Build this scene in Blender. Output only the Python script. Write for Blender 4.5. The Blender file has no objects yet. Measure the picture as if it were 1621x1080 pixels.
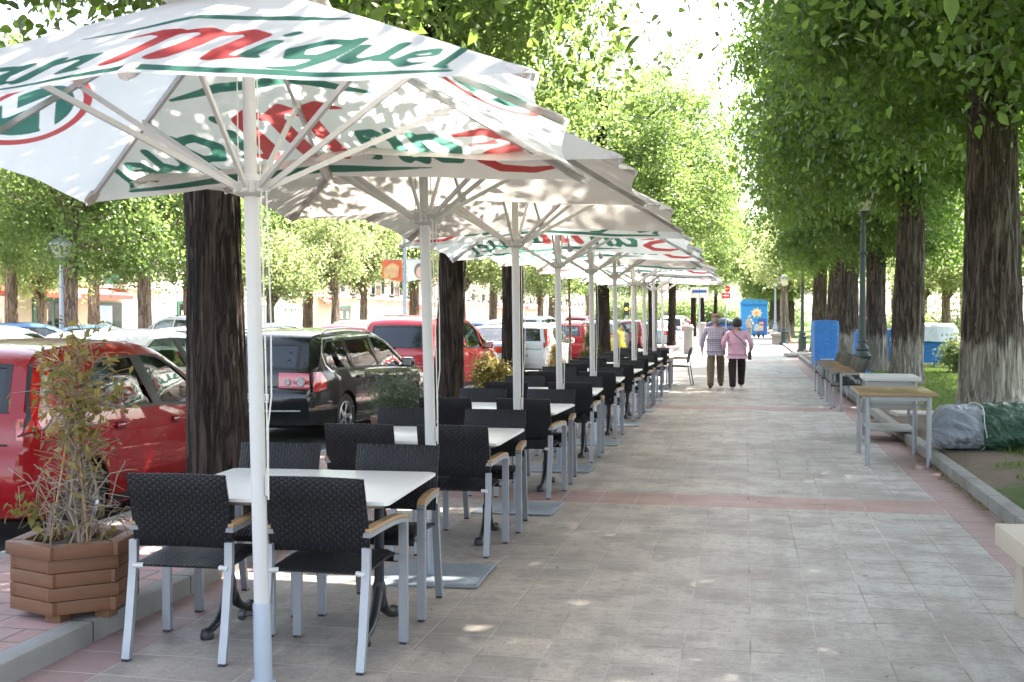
import bpy, bmesh, math, random
import numpy as np
from mathutils import Vector, Matrix, noise, geometry
R = math.radians
sc = bpy.context.scene
C = sc.collection
PI = math.pi

# ------------------------------------------------------------------ camera numbers
TH, PT, FPX, CAMZ = R(11.6), R(1.273), 1800.0, 1.6
def XY(px, d):
    """ground position seen at photo column px, at d metres in front of the camera"""
    x = (px - 1180) * 0.98 * d / FPX
    return x, (d + x * 0.2011) / 0.9796
def AT(X, d):
    return X, (d + X * 0.2011) / 0.9796

# ------------------------------------------------------------------ object helpers
def tag(o, label=None, cat=None, group=None, kind=None):
    if label: o['label'] = label
    if cat: o['category'] = cat
    if group: o['group'] = group
    if kind: o['kind'] = kind
    return o
def thing(name, label, cat, loc=(0, 0, 0), rz=0.0, group=None):
    o = bpy.data.objects.new(name, None); C.objects.link(o)
    o.empty_display_size = 0.1
    o.location = loc; o.rotation_euler = (0, 0, rz)
    return tag(o, label, cat, group)
def kids(o): return [c for c in bpy.data.objects if c.parent == o]
CH = {}
def link(name, me, parent=None, mat=None, loc=None):
    o = bpy.data.objects.new(name, me); C.objects.link(o)
    if mat is not None:
        for m in (mat if isinstance(mat, (list, tuple)) else [mat]): me.materials.append(m)
    if parent is not None:
        o.parent = parent; CH.setdefault(parent.name, []).append(o)
    if loc is not None: o.location = loc
    return o
def dup(o, loc, rz=None, label=None, group=None, scale=None):
    def rec(s, parent):
        c = s.copy(); C.objects.link(c)
        if parent is not None:
            c.parent = parent; CH.setdefault(parent.name, []).append(c)
        for k in CH.get(s.name, []): rec(k, c)
        return c
    r = rec(o, None)
    r.location = loc
    if rz is not None: r.rotation_euler = (0, 0, rz)
    if label: r['label'] = label
    if group: r['group'] = group
    if scale is not None: r.scale = scale if isinstance(scale, (tuple, list)) else (scale,) * 3
    return r

class MB:
    def __init__(s): s.v = []; s.f = []; s.m = []
    def add(s, vs, fs, mi=0):
        n = len(s.v); s.v += [tuple(p) for p in vs]
        s.f += [tuple(i + n for i in f) for f in fs]; s.m += [mi] * len(fs); return s
    def box(s, c, size, rot=None, bev=0.0, mi=0, taper=None):
        x, y, z = [a / 2 for a in size]
        if bev <= 0:
            vs = [Vector((sx * x, sy * y, sz * z)) for sz in (-1, 1) for sy in (-1, 1) for sx in (-1, 1)]
            fs = [(0, 2, 3, 1), (4, 5, 7, 6), (0, 1, 5, 4), (2, 6, 7, 3), (0, 4, 6, 2), (1, 3, 7, 5)]
        else:
            bm = bmesh.new(); bmesh.ops.create_cube(bm, size=1)
            for v in bm.verts: v.co = Vector((v.co.x * size[0], v.co.y * size[1], v.co.z * size[2]))
            bmesh.ops.bevel(bm, geom=bm.edges[:], offset=bev, segments=2, affect='EDGES', profile=0.6)
            bm.verts.index_update()
            vs = [v.co.copy() for v in bm.verts]; fs = [tuple(v.index for v in f.verts) for f in bm.faces]; bm.free()
        if taper: vs = [Vector((v.x * (1 + taper * v.z / (2 * z)), v.y * (1 + taper * v.z / (2 * z)), v.z)) for v in vs]
        if rot is not None:
            M = rot if isinstance(rot, Matrix) else Matrix.Rotation(rot[0], 3, 'X') if len(rot) == 1 else (Matrix.Rotation(rot[2], 3, 'Z') @ Matrix.Rotation(rot[1], 3, 'Y') @ Matrix.Rotation(rot[0], 3, 'X'))
            vs = [M @ v for v in vs]
        c = Vector(c)
        return s.add([v + c for v in vs], fs, mi)
    def tube(s, pts, rad, n=8, cap=True, mi=0, sq=None):
        """round (or rectangular: sq=(w,h)) tube along a path; rad may be a list"""
        pts = [Vector(p) for p in pts]; k = len(pts)
        rad = rad if isinstance(rad, (list, tuple)) else [rad] * k
        vs = []; fs = []
        t0 = (pts[1] - pts[0]).normalized()
        ref = Vector((0, 0, 1)) if abs(t0.z) < 0.9 else Vector((1, 0, 0))
        a = t0.cross(ref).normalized()
        for i, p in enumerate(pts):
            t = (pts[min(i + 1, k - 1)] - pts[max(i - 1, 0)]).normalized()
            a = (a - t * a.dot(t)).normalized(); b = t.cross(a)
            if sq:
                for sx, sy in ((-1, -1), (1, -1), (1, 1), (-1, 1)): vs.append(p + a * sx * sq[0] / 2 + b * sy * sq[1] / 2)
            else:
                for j in range(n):
                    an = 2 * PI * j / n; vs.append(p + (a * math.cos(an) + b * math.sin(an)) * rad[i])
        n = 4 if sq else n
        for i in range(k - 1):
            for j in range(n):
                fs.append((i * n + j, i * n + (j + 1) % n, (i + 1) * n + (j + 1) % n, (i + 1) * n + j))
        if cap: fs.append(tuple(range(n - 1, -1, -1))); fs.append(tuple((k - 1) * n + j for j in range(n)))
        return s.add(vs, fs, mi)
    def lathe(s, prof, n=16, c=(0, 0, 0), mi=0, cap=True, M=None):
        vs = []; fs = []; k = len(prof); c = Vector(c)
        for r, z in prof:
            for j in range(n):
                an = 2 * PI * j / n; p = Vector((r * math.cos(an), r * math.sin(an), z))
                vs.append((M @ p if M else p) + c)
        for i in range(k - 1):
            for j in range(n): fs.append((i * n + j, i * n + (j + 1) % n, (i + 1) * n + (j + 1) % n, (i + 1) * n + j))
        if cap: fs.append(tuple(range(n - 1, -1, -1))); fs.append(tuple((k - 1) * n + j for j in range(n)))
        return s.add(vs, fs, mi)
    def prism(s, poly, z0, z1, mi=0, axis='Z'):
        n = len(poly)
        def P(a, b, h): return (a, b, h) if axis == 'Z' else ((h, a, b) if axis == 'X' else (a, h, b))
        vs = [P(a, b, z0) for a, b in poly] + [P(a, b, z1) for a, b in poly]
        fs = [tuple(range(n - 1, -1, -1)), tuple(range(n, 2 * n))] + [(i, (i + 1) % n, n + (i + 1) % n, n + i) for i in range(n)]
        return s.add(vs, fs, mi)
    def mesh(s, name, smooth=None, fix=True):
        me = bpy.data.meshes.new(name); me.from_pydata(s.v, [], s.f)
        if any(s.m): me.polygons.foreach_set('material_index', s.m)
        if fix:
            bm = bmesh.new(); bm.from_mesh(me); bmesh.ops.recalc_face_normals(bm, faces=bm.faces); bm.to_mesh(me); bm.free()
        if smooth is not None:
            me.polygons.foreach_set('use_smooth', [True] * len(me.polygons)); me.set_sharp_from_angle(angle=R(smooth))
        me.update(); return me
    def obj(s, name, mat=None, parent=None, smooth=None, loc=None, fix=True):
        return link(name, s.mesh(name, smooth, fix), parent, mat, loc)

def grid_mesh(name, P, closed_u=False):
    """P: (nu,nv,3) numpy -> quads"""
    nu, nv = P.shape[:2]
    i = np.arange(nu - 1)[:, None] * nv + np.arange(nv - 1)[None, :]
    q = np.stack([i, i + nv, i + nv + 1, i + 1], -1).reshape(-1, 4)
    return np_mesh(name, P.reshape(-1, 3), q)
def np_mesh(name, V, Q, smooth=True):
    me = bpy.data.meshes.new(name); n, k = Q.shape
    me.vertices.add(len(V)); me.vertices.foreach_set('co', np.asarray(V, np.float32).ravel())
    me.loops.add(n * k); me.loops.foreach_set('vertex_index', Q.astype(np.int32).ravel())
    me.polygons.add(n); me.polygons.foreach_set('loop_start', np.arange(n, dtype=np.int32) * k)
    if smooth: me.polygons.foreach_set('use_smooth', np.ones(n, bool))
    me.update(calc_edges=True); return me
def fattr(me, name, vals):
    a = me.attributes.new(name, 'FLOAT', 'POINT'); a.data.foreach_set('value', np.asarray(vals, np.float32))

# ------------------------------------------------------------------ materials
class N:
    def __init__(s, name):
        s.m = bpy.data.materials.new(name); s.m.use_nodes = True
        s.t = s.m.node_tree; s.t.nodes.clear()
        s.out = s.t.nodes.new('ShaderNodeOutputMaterial')
    def n(s, typ, **kw):
        nd = s.t.nodes.new(typ)
        for k, v in kw.items(): setattr(nd, k, v)
        return nd
    def set(s, sock, v):
        if hasattr(v, 'is_linked') or isinstance(v, bpy.types.NodeSocket): s.t.links.new(v, sock)
        elif isinstance(v, (tuple, list)) and len(v) == 3 and sock.type == 'RGBA': sock.default_value = (*v, 1)
        else: sock.default_value = v
    def math(s, op, a, b=0.0, c=0.0, clamp=False):
        nd = s.n('ShaderNodeMath', operation=op, use_clamp=clamp)
        for i, v in enumerate((a, b, c)): s.set(nd.inputs[i], v)
        return nd.outputs[0]
    def mix(s, f, a, b, blend='MIX'):
        nd = s.n('ShaderNodeMix', data_type='RGBA', blend_type=blend)
        s.set(nd.inputs[0], f); s.set(nd.inputs[6], a); s.set(nd.inputs[7], b); return nd.outputs[2]
    def coord(s, kind='Object'):
        return s.n('ShaderNodeTexCoord').outputs[kind]
    def pos(s): return s.n('ShaderNodeNewGeometry').outputs['Position']
    def mapv(s, v, scale=(1, 1, 1), loc=(0, 0, 0), rot=(0, 0, 0)):
        nd = s.n('ShaderNodeMapping'); s.set(nd.inputs[0], v); nd.inputs[1].default_value = loc; nd.inputs[2].default_value = rot; nd.inputs[3].default_value = scale
        return nd.outputs[0]
    def noise(s, v, scale=5, detail=4, rough=.55, out=0, dist=0):
        nd = s.n('ShaderNodeTexNoise'); s.set(nd.inputs['Vector'], v); nd.inputs['Scale'].default_value = scale
        nd.inputs['Detail'].default_value = detail; nd.inputs['Roughness'].default_value = rough; nd.inputs['Distortion'].default_value = dist
        return nd.outputs[out]
    def ramp(s, f, stops):
        nd = s.n('ShaderNodeValToRGB'); s.set(nd.inputs[0], f); e = nd.color_ramp.elements
        while len(e) < len(stops): e.new(0.5)
        for el, (p, c) in zip(e, stops): el.position = p; el.color = (*c, 1) if len(c) == 3 else c
        return nd.outputs[0]
    def step(s, f, a, b):
        nd = s.n('ShaderNodeMapRange', interpolation_type='SMOOTHSTEP'); s.set(nd.inputs[0], f); s.set(nd.inputs[1], a); s.set(nd.inputs[2], b)
        return nd.outputs[0]
    def sep(s, v):
        nd = s.n('ShaderNodeSeparateXYZ'); s.set(nd.inputs[0], v); return nd.outputs
    def comb(s, x, y, z=0.0):
        nd = s.n('ShaderNodeCombineXYZ')
        for i, v in enumerate((x, y, z)): s.set(nd.inputs[i], v)
        return nd.outputs[0]
    def attr(s, name): return s.n('ShaderNodeAttribute', attribute_name=name).outputs['Fac']
    def white(s, v):
        nd = s.n('ShaderNodeTexWhiteNoise'); nd.noise_dimensions = '3D'; s.set(nd.inputs['Vector'], v); return nd.outputs['Value']
    def bump(s, h, strength=.4, dist=.01):
        nd = s.n('ShaderNodeBump'); nd.inputs['Strength'].default_value = strength; nd.inputs['Distance'].default_value = dist
        s.set(nd.inputs['Height'], h); return nd.outputs[0]
    def bsdf(s, col, rough=.5, metal=0.0, normal=None, spec=.5, coat=0.0, alpha=None, transm=0.0, coat_rough=.03):
        p = s.n('ShaderNodeBsdfPrincipled'); s.set(p.inputs['Base Color'], col); s.set(p.inputs['Roughness'], rough)
        s.set(p.inputs['Metallic'], metal); s.set(p.inputs['Specular IOR Level'], spec); p.inputs['Coat Weight'].default_value = coat
        p.inputs['Coat Roughness'].default_value = coat_rough; p.inputs['Transmission Weight'].default_value = transm
        if normal is not None: s.set(p.inputs['Normal'], normal)
        return p.outputs[0]
    def done(s, sh):
        s.t.links.new(sh, s.out.inputs[0]); return s.m
def sc3(c, k): return tuple(a * k for a in c)
_pm = {}
def paint(name, col, rough=.45, metal=0.0, var=.12, scale=6, bump=0.0, bscale=60, spec=.5, coat=0.0):
    """plain surface with a little wear: noise in colour and roughness"""
    if name in _pm: return _pm[name]
    n = N(name); v = n.coord('Object')
    f = n.noise(v, scale, 5)
    c = n.mix(f, sc3(col, 1 - var), sc3(col, 1 + var))
    r = n.math('ADD', rough - .06, n.math('MULTIPLY', n.noise(v, scale * 3, 3), .12))
    nr = n.bump(n.noise(v, bscale, 4), bump, .004) if bump else None
    _pm[name] = n.done(n.bsdf(c, r, metal, nr, spec, coat)); return _pm[name]
# ------------------------------------------------------------------ world, sun, camera
SUN_EL, SUN_AZ = R(56), R(64)          # azimuth measured from +X (walkway's right) towards +Y (along it)
w = bpy.data.worlds.new('World'); sc.world = w; w.use_nodes = True
nt = w.node_tree; bg = nt.nodes['Background']
sky = nt.nodes.new('ShaderNodeTexSky'); sky.sky_type = 'NISHITA'; sky.sun_disc = False
sky.sun_elevation = SUN_EL; sky.sun_rotation = PI / 2 - SUN_AZ; sky.air_density = 1.0; sky.dust_density = 2.5; sky.ozone_density = 1.0
hs = nt.nodes.new('ShaderNodeHueSaturation'); hs.inputs['Saturation'].default_value = .62; nt.links.new(sky.outputs[0], hs.inputs['Color']); nt.links.new(hs.outputs[0], bg.inputs[0]); bg.inputs[1].default_value = 0.13
sl = bpy.data.lights.new('sun', 'SUN'); sl.energy = 4.6; sl.angle = R(0.55); sl.color = (1, .95, .86)
so = bpy.data.objects.new('sun', sl); C.objects.link(so); so.location = (20, 20, 30)
sd = Vector((math.cos(SUN_EL) * math.cos(SUN_AZ), math.cos(SUN_EL) * math.sin(SUN_AZ), math.sin(SUN_EL)))
so.rotation_euler = sd.to_track_quat('Z', 'Y').to_euler()
cam = bpy.data.cameras.new('camera'); co = bpy.data.objects.new('camera', cam); C.objects.link(co)
cam.sensor_width = 36; cam.lens = FPX / 1621 * 36; cam.clip_end = 3000; cam.clip_start = .05
co.location = (0, 0, CAMZ); co.rotation_euler = (PI / 2 - PT, 0, TH)
cam.dof.use_dof = True; cam.dof.focus_distance = 8.0; cam.dof.aperture_fstop = 7.1
sc.camera = co
sc.view_settings.view_transform = 'Standard'; sc.view_settings.look = 'None'; sc.view_settings.gamma = 1
sc.view_settings.exposure = EXPOSURE = 2.87
sc.cycles.max_bounces = 7; sc.cycles.diffuse_bounces = 4; sc.cycles.glossy_bounces = 3
sc.cycles.transmission_bounces = 4; sc.cycles.transparent_max_bounces = 8
sc.cycles.caustics_reflective = False; sc.cycles.caustics_refractive = False
sc.cycles.use_denoising = True
sc.cycles.sample_clamp_indirect = 6
sc.cycles.use_adaptive_sampling = True; sc.cycles.adaptive_threshold = .02

# ------------------------------------------------------------------ paving, kerbs, road, lawn
T = 0.317                               # paving slab
def mat_paving():
    n = N('walkway_paving'); p = n.pos(); x, y, z = n.sep(p)
    u = n.math('DIVIDE', n.math('SUBTRACT', x, .03), T); cu = n.math('FLOOR', u); fu = n.math('FRACT', u)
    off = n.math('MULTIPLY', n.white(n.comb(cu, 3.7)), .10)
    wob = n.math('MULTIPLY', n.math('SUBTRACT', n.noise(p, 3.0, 2), .5), .025)
    v = n.math('ADD', n.math('DIVIDE', n.math('SUBTRACT', y, 9.64), T), n.math('ADD', off, wob)); cv = n.math('FLOOR', v); fv = n.math('FRACT', v)
    du = n.math('MINIMUM', fu, n.math('SUBTRACT', 1.0, fu)); dv = n.math('MINIMUM', fv, n.math('SUBTRACT', 1.0, fv))
    wid = n.math('ADD', .012, n.math('MULTIPLY', n.noise(p, 5, 3), .022))
    ju = n.math('SUBTRACT', 1.0, n.step(du, 0.0, wid)); jv = n.math('SUBTRACT', 1.0, n.step(dv, n.math('MULTIPLY', wid, .35), n.math('MULTIPLY', wid, 1.3)))
    joint = n.math('MAXIMUM', ju, jv)
    tile = n.white(n.comb(cu, cv, 1.3))
    big = n.noise(p, .55, 4, .6); mid = n.noise(p, 2.4, 5, .65); fine = n.noise(p, 90, 3, .7)
    stre = n.noise(n.mapv(p, (5, .35, 1)), 1.2, 4, .6)
    base = n.mix(n.step(x, -1.6, 1.2), (.46, .385, .315), (.43, .412, .388))
    base = n.mix(n.math('MULTIPLY', tile, .55), base, (.275, .245, .22))
    base = n.mix(n.step(mid, .42, .68), base, (.26, .23, .205))
    base = n.mix(n.math('MULTIPLY', n.step(big, .48, .66), .55), base, (.195, .168, .148))
    base = n.mix(n.math('MULTIPLY', n.step(stre, .46, .70), .45), base, (.22, .195, .172))
    gr = n.noise(p, 16, 6, .75); base = n.mix(n.math('MULTIPLY', n.step(gr, .48, .64), .55), base, (.19, .168, .152)); base = n.mix(n.math('MULTIPLY', n.step(n.noise(p, 24, 5, .7), .56, .68), .30), base, (.56, .52, .47))
    # red bands: two slabs every 9.8 m, and a single column beside each kerb
    band = n.math('FRACT', n.math('DIVIDE', n.math('SUBTRACT', y, 9.64), 10.06))
    isb = n.math('LESS_THAN', band, 2 * T / 10.06)
    isk = n.math('MAXIMUM', n.math('GREATER_THAN', x, .03 + 5 * T), n.math('LESS_THAN', x, .03 - 9 * T))
    red = n.mix(mid, (.36, .18, .16), (.27, .145, .13))
    redk = n.mix(mid, (.34, .215, .205), (.25, .165, .16))
    base = n.mix(n.math('MULTIPLY', isb, .72), base, red)
    base = n.mix(n.math('MULTIPLY', isk, .92), base, redk)
    base = n.mix(n.math('MULTIPLY', n.step(fine, .42, .72), .62), base, (.165, .15, .138))
    spot = n.step(n.noise(p, 9.0, 3, .4), .74, .77)
    base = n.mix(n.math('MULTIPLY', spot, .55), base, (.08, .075, .07))
    jc = n.mix(n.step(n.math('ADD', n.noise(p, 1.7, 3), n.math('MULTIPLY', x, .09)), .48, .66), (.40, .365, .325), (.085, .078, .066))
    base = n.mix(n.math('MULTIPLY', joint, n.math('SUBTRACT', n.math('MULTIPLY', n.noise(p, 3.2, 5, .7), 1.9), .28, clamp=True)), base, jc)
    h = n.math('ADD', n.math('MULTIPLY', joint, -1.0), n.math('ADD', n.math('MULTIPLY', fine, .25), n.math('MULTIPLY', tile, .35)))
    return n.done(n.bsdf(base, n.math('ADD', .45, n.math('MULTIPLY', mid, .3)), 0, n.bump(h, .5, .006), .4))
def mat_strip():
    n = N('strip_pavers'); p = n.pos(); x, y, z = n.sep(p)
    u = n.math('DIVIDE', x, .42); v = n.math('DIVIDE', y, .21)
    cv = n.math('FLOOR', v); u = n.math('ADD', u, n.math('MULTIPLY', n.math('MODULO', cv, 2.0), .5)); cu = n.math('FLOOR', u)
    fu = n.math('FRACT', u); fv = n.math('FRACT', v)
    d = n.math('MINIMUM', n.math('MULTIPLY', n.math('MINIMUM', fu, n.math('SUBTRACT', 1.0, fu)), 2), n.math('MINIMUM', fv, n.math('SUBTRACT', 1.0, fv)))
    j = n.math('SUBTRACT', 1.0, n.step(d, .01, .05)); mid = n.noise(p, 2.2, 5, .65)
    c = n.mix(n.white(n.comb(cu, cv)), (.37, .225, .20), (.33, .24, .225)); c = n.mix(n.step(mid, .45, .7), c, (.24, .17, .155))
    c = n.mix(n.math('MULTIPLY', j, .7), c, (.09, .08, .075)); fine = n.noise(p, 80, 3)
    return n.done(n.bsdf(c, .75, 0, n.bump(n.math('SUBTRACT', fine, n.math('MULTIPLY', j, 2.0)), .35, .006), .3))
def mat_kerb():
    n = N('kerb_stone'); p = n.pos(); x, y, z = n.sep(p)
    v = n.math('FRACT', n.math('DIVIDE', y, 1.0)); j = n.math('LESS_THAN', v, .012)
    c = n.mix(n.noise(p, 4, 5, .7), (.27, .265, .25), (.17, .165, .15)); c = n.mix(n.math('MULTIPLY', n.step(n.noise(p, 1.3, 3), .5, .7), .5), c, (.11, .10, .08))
    c = n.mix(j, c, (.05, .05, .045))
    return n.done(n.bsdf(c, .8, 0, n.bump(n.noise(p, 60, 4), .5, .006), .3))
def mat_asphalt():
    n = N('asphalt'); p = n.pos()
    c = n.mix(n.noise(p, .8, 5, .65), (.042, .042, .043), (.075, .073, .07)); c = n.mix(n.math('MULTIPLY', n.noise(p, 140, 2), .4), c, (.12, .12, .12))
    return n.done(n.bsdf(c, .8, 0, n.bump(n.noise(p, 120, 3), .5, .006), .35))
def mat_lawn():
    n = N('lawn_soil'); p = n.pos(); x, y, z = n.sep(p)
    near = n.math('MULTIPLY', n.math('SUBTRACT', 1.0, n.math('MAXIMUM', n.step(x, 2.5, 3.6), n.math('SUBTRACT', 1.0, n.step(y, 10.2, 11.4)))), .5)
    bare = n.math('ADD', n.noise(p, .55, 5, .65), n.math('MULTIPLY', near, .55))
    g = n.mix(n.noise(p, 3, 5, .7), (.045, .085, .018), (.085, .125, .03))
    s = n.mix(n.noise(p, 6, 5, .7), (.12, .092, .066), (.20, .16, .12))
    c = n.mix(n.step(bare, .54, .68), g, s)
    return n.done(n.bsdf(c, .95, 0, n.bump(n.noise(p, 26, 6, .75), .9, .04), .15))
M_PAVE, M_STRIP, M_KERB, M_ASPH, M_LAWN = mat_paving(), mat_strip(), mat_kerb(), mat_asphalt(), mat_lawn()
def struct(name, mb, mat, smooth=None):
    o = mb.obj(name, mat, None, smooth); o['kind'] = 'structure'; return o
m = MB(); m.add([(-900, -300, -.16), (900, -300, -.16), (900, 2200, -.16), (-900, 2200, -.16)], [(0, 1, 2, 3)]); struct('ground', m, paint('dry_ground', (.16, .14, .11), .9, bump=.3, bscale=9))
m = MB(); m.add([(-44, -30, -.12), (-4.62, -30, -.12), (-4.62, 330, -.12), (-44, 330, -.12)], [(0, 1, 2, 3)]); struct('road', m, M_ASPH)
m = MB(); m.add([(-3.12, -8, 0), (1.97, -8, 0), (1.97, 330, 0), (-3.12, 330, 0)], [(0, 1, 2, 3)]); struct('walkway', m, M_PAVE)
# raised strip between walkway and road, with its two kerbs
m = MB(); m.box((-3.87, 160, -.033), (1.24, 336, .27)); struct('planting_strip', m, M_STRIP)
m = MB(); m.box((-3.185, 160, -.028), (.13, 336, .266), bev=.012); struct('strip_kerb', m, M_KERB, 40)
m = MB(); m.box((-4.56, 160, -.03), (.14, 336, .27), bev=.012); struct('road_kerb', m, M_KERB, 40)
# lawn with its kerb
m = MB(); m.box((2.04, 160, -.028), (.13, 336, .276), bev=.012); struct('lawn_kerb', m, M_KERB, 40)
rng = np.random.default_rng(4)
xs = np.concatenate([np.linspace(2.1, 9, 50), np.linspace(10, 90, 25)]); ys = np.concatenate([np.linspace(-8, 45, 170), np.linspace(48, 330, 40)])
P = np.zeros((len(xs), len(ys), 3)); P[..., 0] = xs[:, None]; P[..., 1] = ys[None, :]
for i in range(len(xs)):
    for j in range(len(ys)):
        a, b = xs[i], ys[j]; k = min(1, (a - 2.1) / .35)
        P[i, j, 2] = .085 + k * (.035 * noise.noise((a * .6, b * .6, 0)) + .012 * noise.noise((a * 3, b * 3, 5)) + .03)
LAWN = P
def lawn_z(x, y):
    k = min(1, max(0, (x - 2.1) / .35)); return .085 + k * (.035 * noise.noise((x * .6, y * .6, 0)) + .03)
o = link('lawn', grid_mesh('lawn', P), None, M_LAWN); o['kind'] = 'structure'
# far side pavement and a cross path that the sun falls on
m = MB(); m.box((-33, 160, -.045), (20, 336, .15), bev=0); struct('far_pavement', m, paint('far_slabs', (.36, .33, .29), .8, var=.15, scale=.6))
m = MB(); x0, y0 = XY(1450, 16.9); m.box((3.3, y0 + .4, .115), (2.2, .55, .06), (0, 0, .12), bev=.01); struct('stepping_path', m, paint('pale_slab', (.38, .36, .33), .8, bump=.3))

# grass blades over the near lawn
def blades(n_try, x0, x1, y0, y1, hmin, hmax, seed):
    r = np.random.default_rng(seed); x = r.uniform(x0, x1, n_try); y = r.uniform(y0, y1, n_try)
    keep = np.array([noise.noise((a * .55, b * .55, 3)) * .6 + noise.noise((a * 2.3, b * 2.3, 8)) * .35 + min(1.2, (a - 2.1) * .55) - .62 + .25 * min(1, max(0, (b - 16) / 8)) + (.62 * min(1, max(0, (11.2 - b) / 1.5)) * min(1, max(0, (a - 2.25) / .3))) for a, b in zip(x, y)])
    k = keep > r.uniform(-.25, .12, n_try); x, y = x[k], y[k]; n = len(x)
    z = np.array([lawn_z(a, b) for a, b in zip(x, y)]) - .01
    h = r.uniform(hmin, hmax, n); an = r.uniform(0, 2 * PI, n); wd = r.uniform(.004, .009, n) * (1 + y / 25); lean = r.uniform(.1, .75, n) * h; la = r.uniform(0, 2 * PI, n)
    dx, dy = np.cos(an) * wd, np.sin(an) * wd
    V = np.stack([np.stack([x - dx, y - dy, z], 1), np.stack([x + dx, y + dy, z], 1), np.stack([x + np.cos(la) * lean, y + np.sin(la) * lean, z + h], 1)], 1).reshape(-1, 3)
    me = np_mesh('grass', V, np.arange(3 * n).reshape(-1, 3), smooth=False)
    fattr(me, 'shade', np.repeat(r.uniform(0, 1, n), 3)); return me
def mat_leaf(name, c0, c1, trans=.45, rough=.5, spec=.35, tcol=None):
    n = N(name); f = n.attr('shade'); ob = n.n('ShaderNodeObjectInfo').outputs['Random']
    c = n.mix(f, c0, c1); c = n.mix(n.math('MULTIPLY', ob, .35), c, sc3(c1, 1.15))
    d = n.bsdf(c, rough, 0, None, spec)
    t = n.n('ShaderNodeBsdfTranslucent'); n.set(t.inputs[0], n.mix(f, tcol or sc3(c0, 1.5), sc3(tcol or sc3(c1, 1.5), 1.25)))
    mx = n.n('ShaderNodeMixShader'); mx.inputs[0].default_value = trans; n.t.links.new(d, mx.inputs[1]); n.t.links.new(t.outputs[0], mx.inputs[2])
    return n.done(mx.outputs[0])
M_GRASS = mat_leaf('grass_blade', (.05, .10, .018), (.13, .17, .045), .35)
g = link('grass', blades(130000, 2.12, 7.5, 6.5, 34, .03, .085, 3), None, M_GRASS); tag(g, 'short patchy green grass of the lawn beyond the right kerb', 'grass', kind='stuff')
# fallen leaf litter along the lawn kerb
r = np.random.default_rng(9); nl = 2600
y = r.uniform(4, 26, nl); x = 1.968 - np.abs(r.normal(0, .035, nl)); s = r.uniform(.006, .016, nl)
keep = np.array([noise.noise((0, b * 1.3, 2)) for b in y]) > -.25; x, y, s = x[keep], y[keep], s[keep]; nl = len(x)
xw = r.uniform(-3.0, 1.9, 500); yw = r.uniform(4, 30, 500); x = np.append(x, xw); y = np.append(y, yw); s = np.append(s, r.uniform(.006, .013, 500)); nl = len(x)
an = r.uniform(0, 2 * PI, nl); V = []
for k in range(3):
    V.append(np.stack([x + s * np.cos(an + k * 2.1) * (1.6 if k == 0 else 1), y + s * np.sin(an + k * 2.1), .006 + r.uniform(0, .012, nl)], 1))
V = np.stack(V, 1).reshape(-1, 3); me = np_mesh('leaf_litter', V, np.arange(3 * nl).reshape(-1, 3), False); fattr(me, 'shade', np.repeat(r.uniform(0, 1, nl), 3))
tag(link('leaf_litter', me, None, mat_leaf('dead_leaf', (.13, .085, .03), (.24, .19, .06), .2)), 'yellow brown fallen leaf litter scattered on the paving and along the lawn kerb', 'leaf litter', kind='stuff')
# ------------------------------------------------------------------ terrace furniture
ALU = paint('brushed_aluminium', (.30, .315, .34), .42, .55, .08, 14)
WHITE_STEEL = paint('white_painted_steel', (.50, .49, .47), .45, 0, .09, 3, bump=.05)
GREY_STEEL = paint('grey_steel', (.36, .40, .46), .42, .35, .10, 6)
BLACK_IRON = paint('black_iron', (.016, .017, .019), .45, .2, .2, 10)
BLACK_PLASTIC = paint('black_plastic', (.018, .018, .02), .5, 0, .2, 10)
def mat_wicker():
    n = N('black_wicker'); v = n.coord('Object'); x, y, z = n.sep(v)
    k = 1 / .030
    # along the panel: horizontal strands pass over and under in a checker
    wv = n.math('MULTIPLY', n.noise(v, 14, 2), .9)
    a = n.math('ADD', wv, n.math('ADD', n.math('MULTIPLY', z, k * 2.2), n.math('MULTIPLY', y, k * 2.2))); row = n.math('FLOOR', a)
    ph = n.math('MULTIPLY', n.math('MODULO', row, 2.0), .5)
    b = n.math('ADD', n.math('MULTIPLY', x, k), ph)
    col_ = n.math('ADD', n.math('MULTIPLY', x, 1 / .019), n.math('MULTIPLY', n.noise(v, 10, 2), .8)); cf = n.math('FLOOR', col_); a2 = n.math('ADD', n.math('MULTIPLY', a, .55), n.math('MULTIPLY', n.math('MODULO', cf, 2.0), .5))
    h = n.math('MULTIPLY', n.math('ABSOLUTE', n.math('SINE', n.math('MULTIPLY', col_, PI))), n.math('ADD', .25, n.math('MULTIPLY', .75, n.math('ABSOLUTE', n.math('SINE', n.math('MULTIPLY', a2, PI))))))
    c = n.mix(h, (.0025, .0025, .003), (.010, .0105, .0135)); c = n.mix(n.math('MULTIPLY', n.noise(v, 9, 4), .25), c, (.02, .02, .021))
    return n.done(n.bsdf(c, n.math('ADD', .36, n.math('MULTIPLY', n.noise(v, 12, 3), .25)), 0, n.bump(h, .8, .005), .28))
def mat_wood(name, c0, c1, axis=1, rough=.5, coat=0):
    n = N(name); v = n.coord('Object'); s = [30, 30, 30]; s[axis] = 2.2
    g = n.noise(n.mapv(v, tuple(s)), 1.0, 5, .6, dist=.6); c = n.mix(g, c0, c1); c = n.mix(n.math('MULTIPLY', n.noise(v, 3, 3), .4), c, sc3(c0, .65))
    return n.done(n.bsdf(c, rough, 0, n.bump(g, .2, .003), .4, coat))
M_WICK = mat_wicker()
M_ARM = mat_wood('oiled_teak', (.33, .20, .105), (.46, .305, .175), 1, .45)

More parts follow.
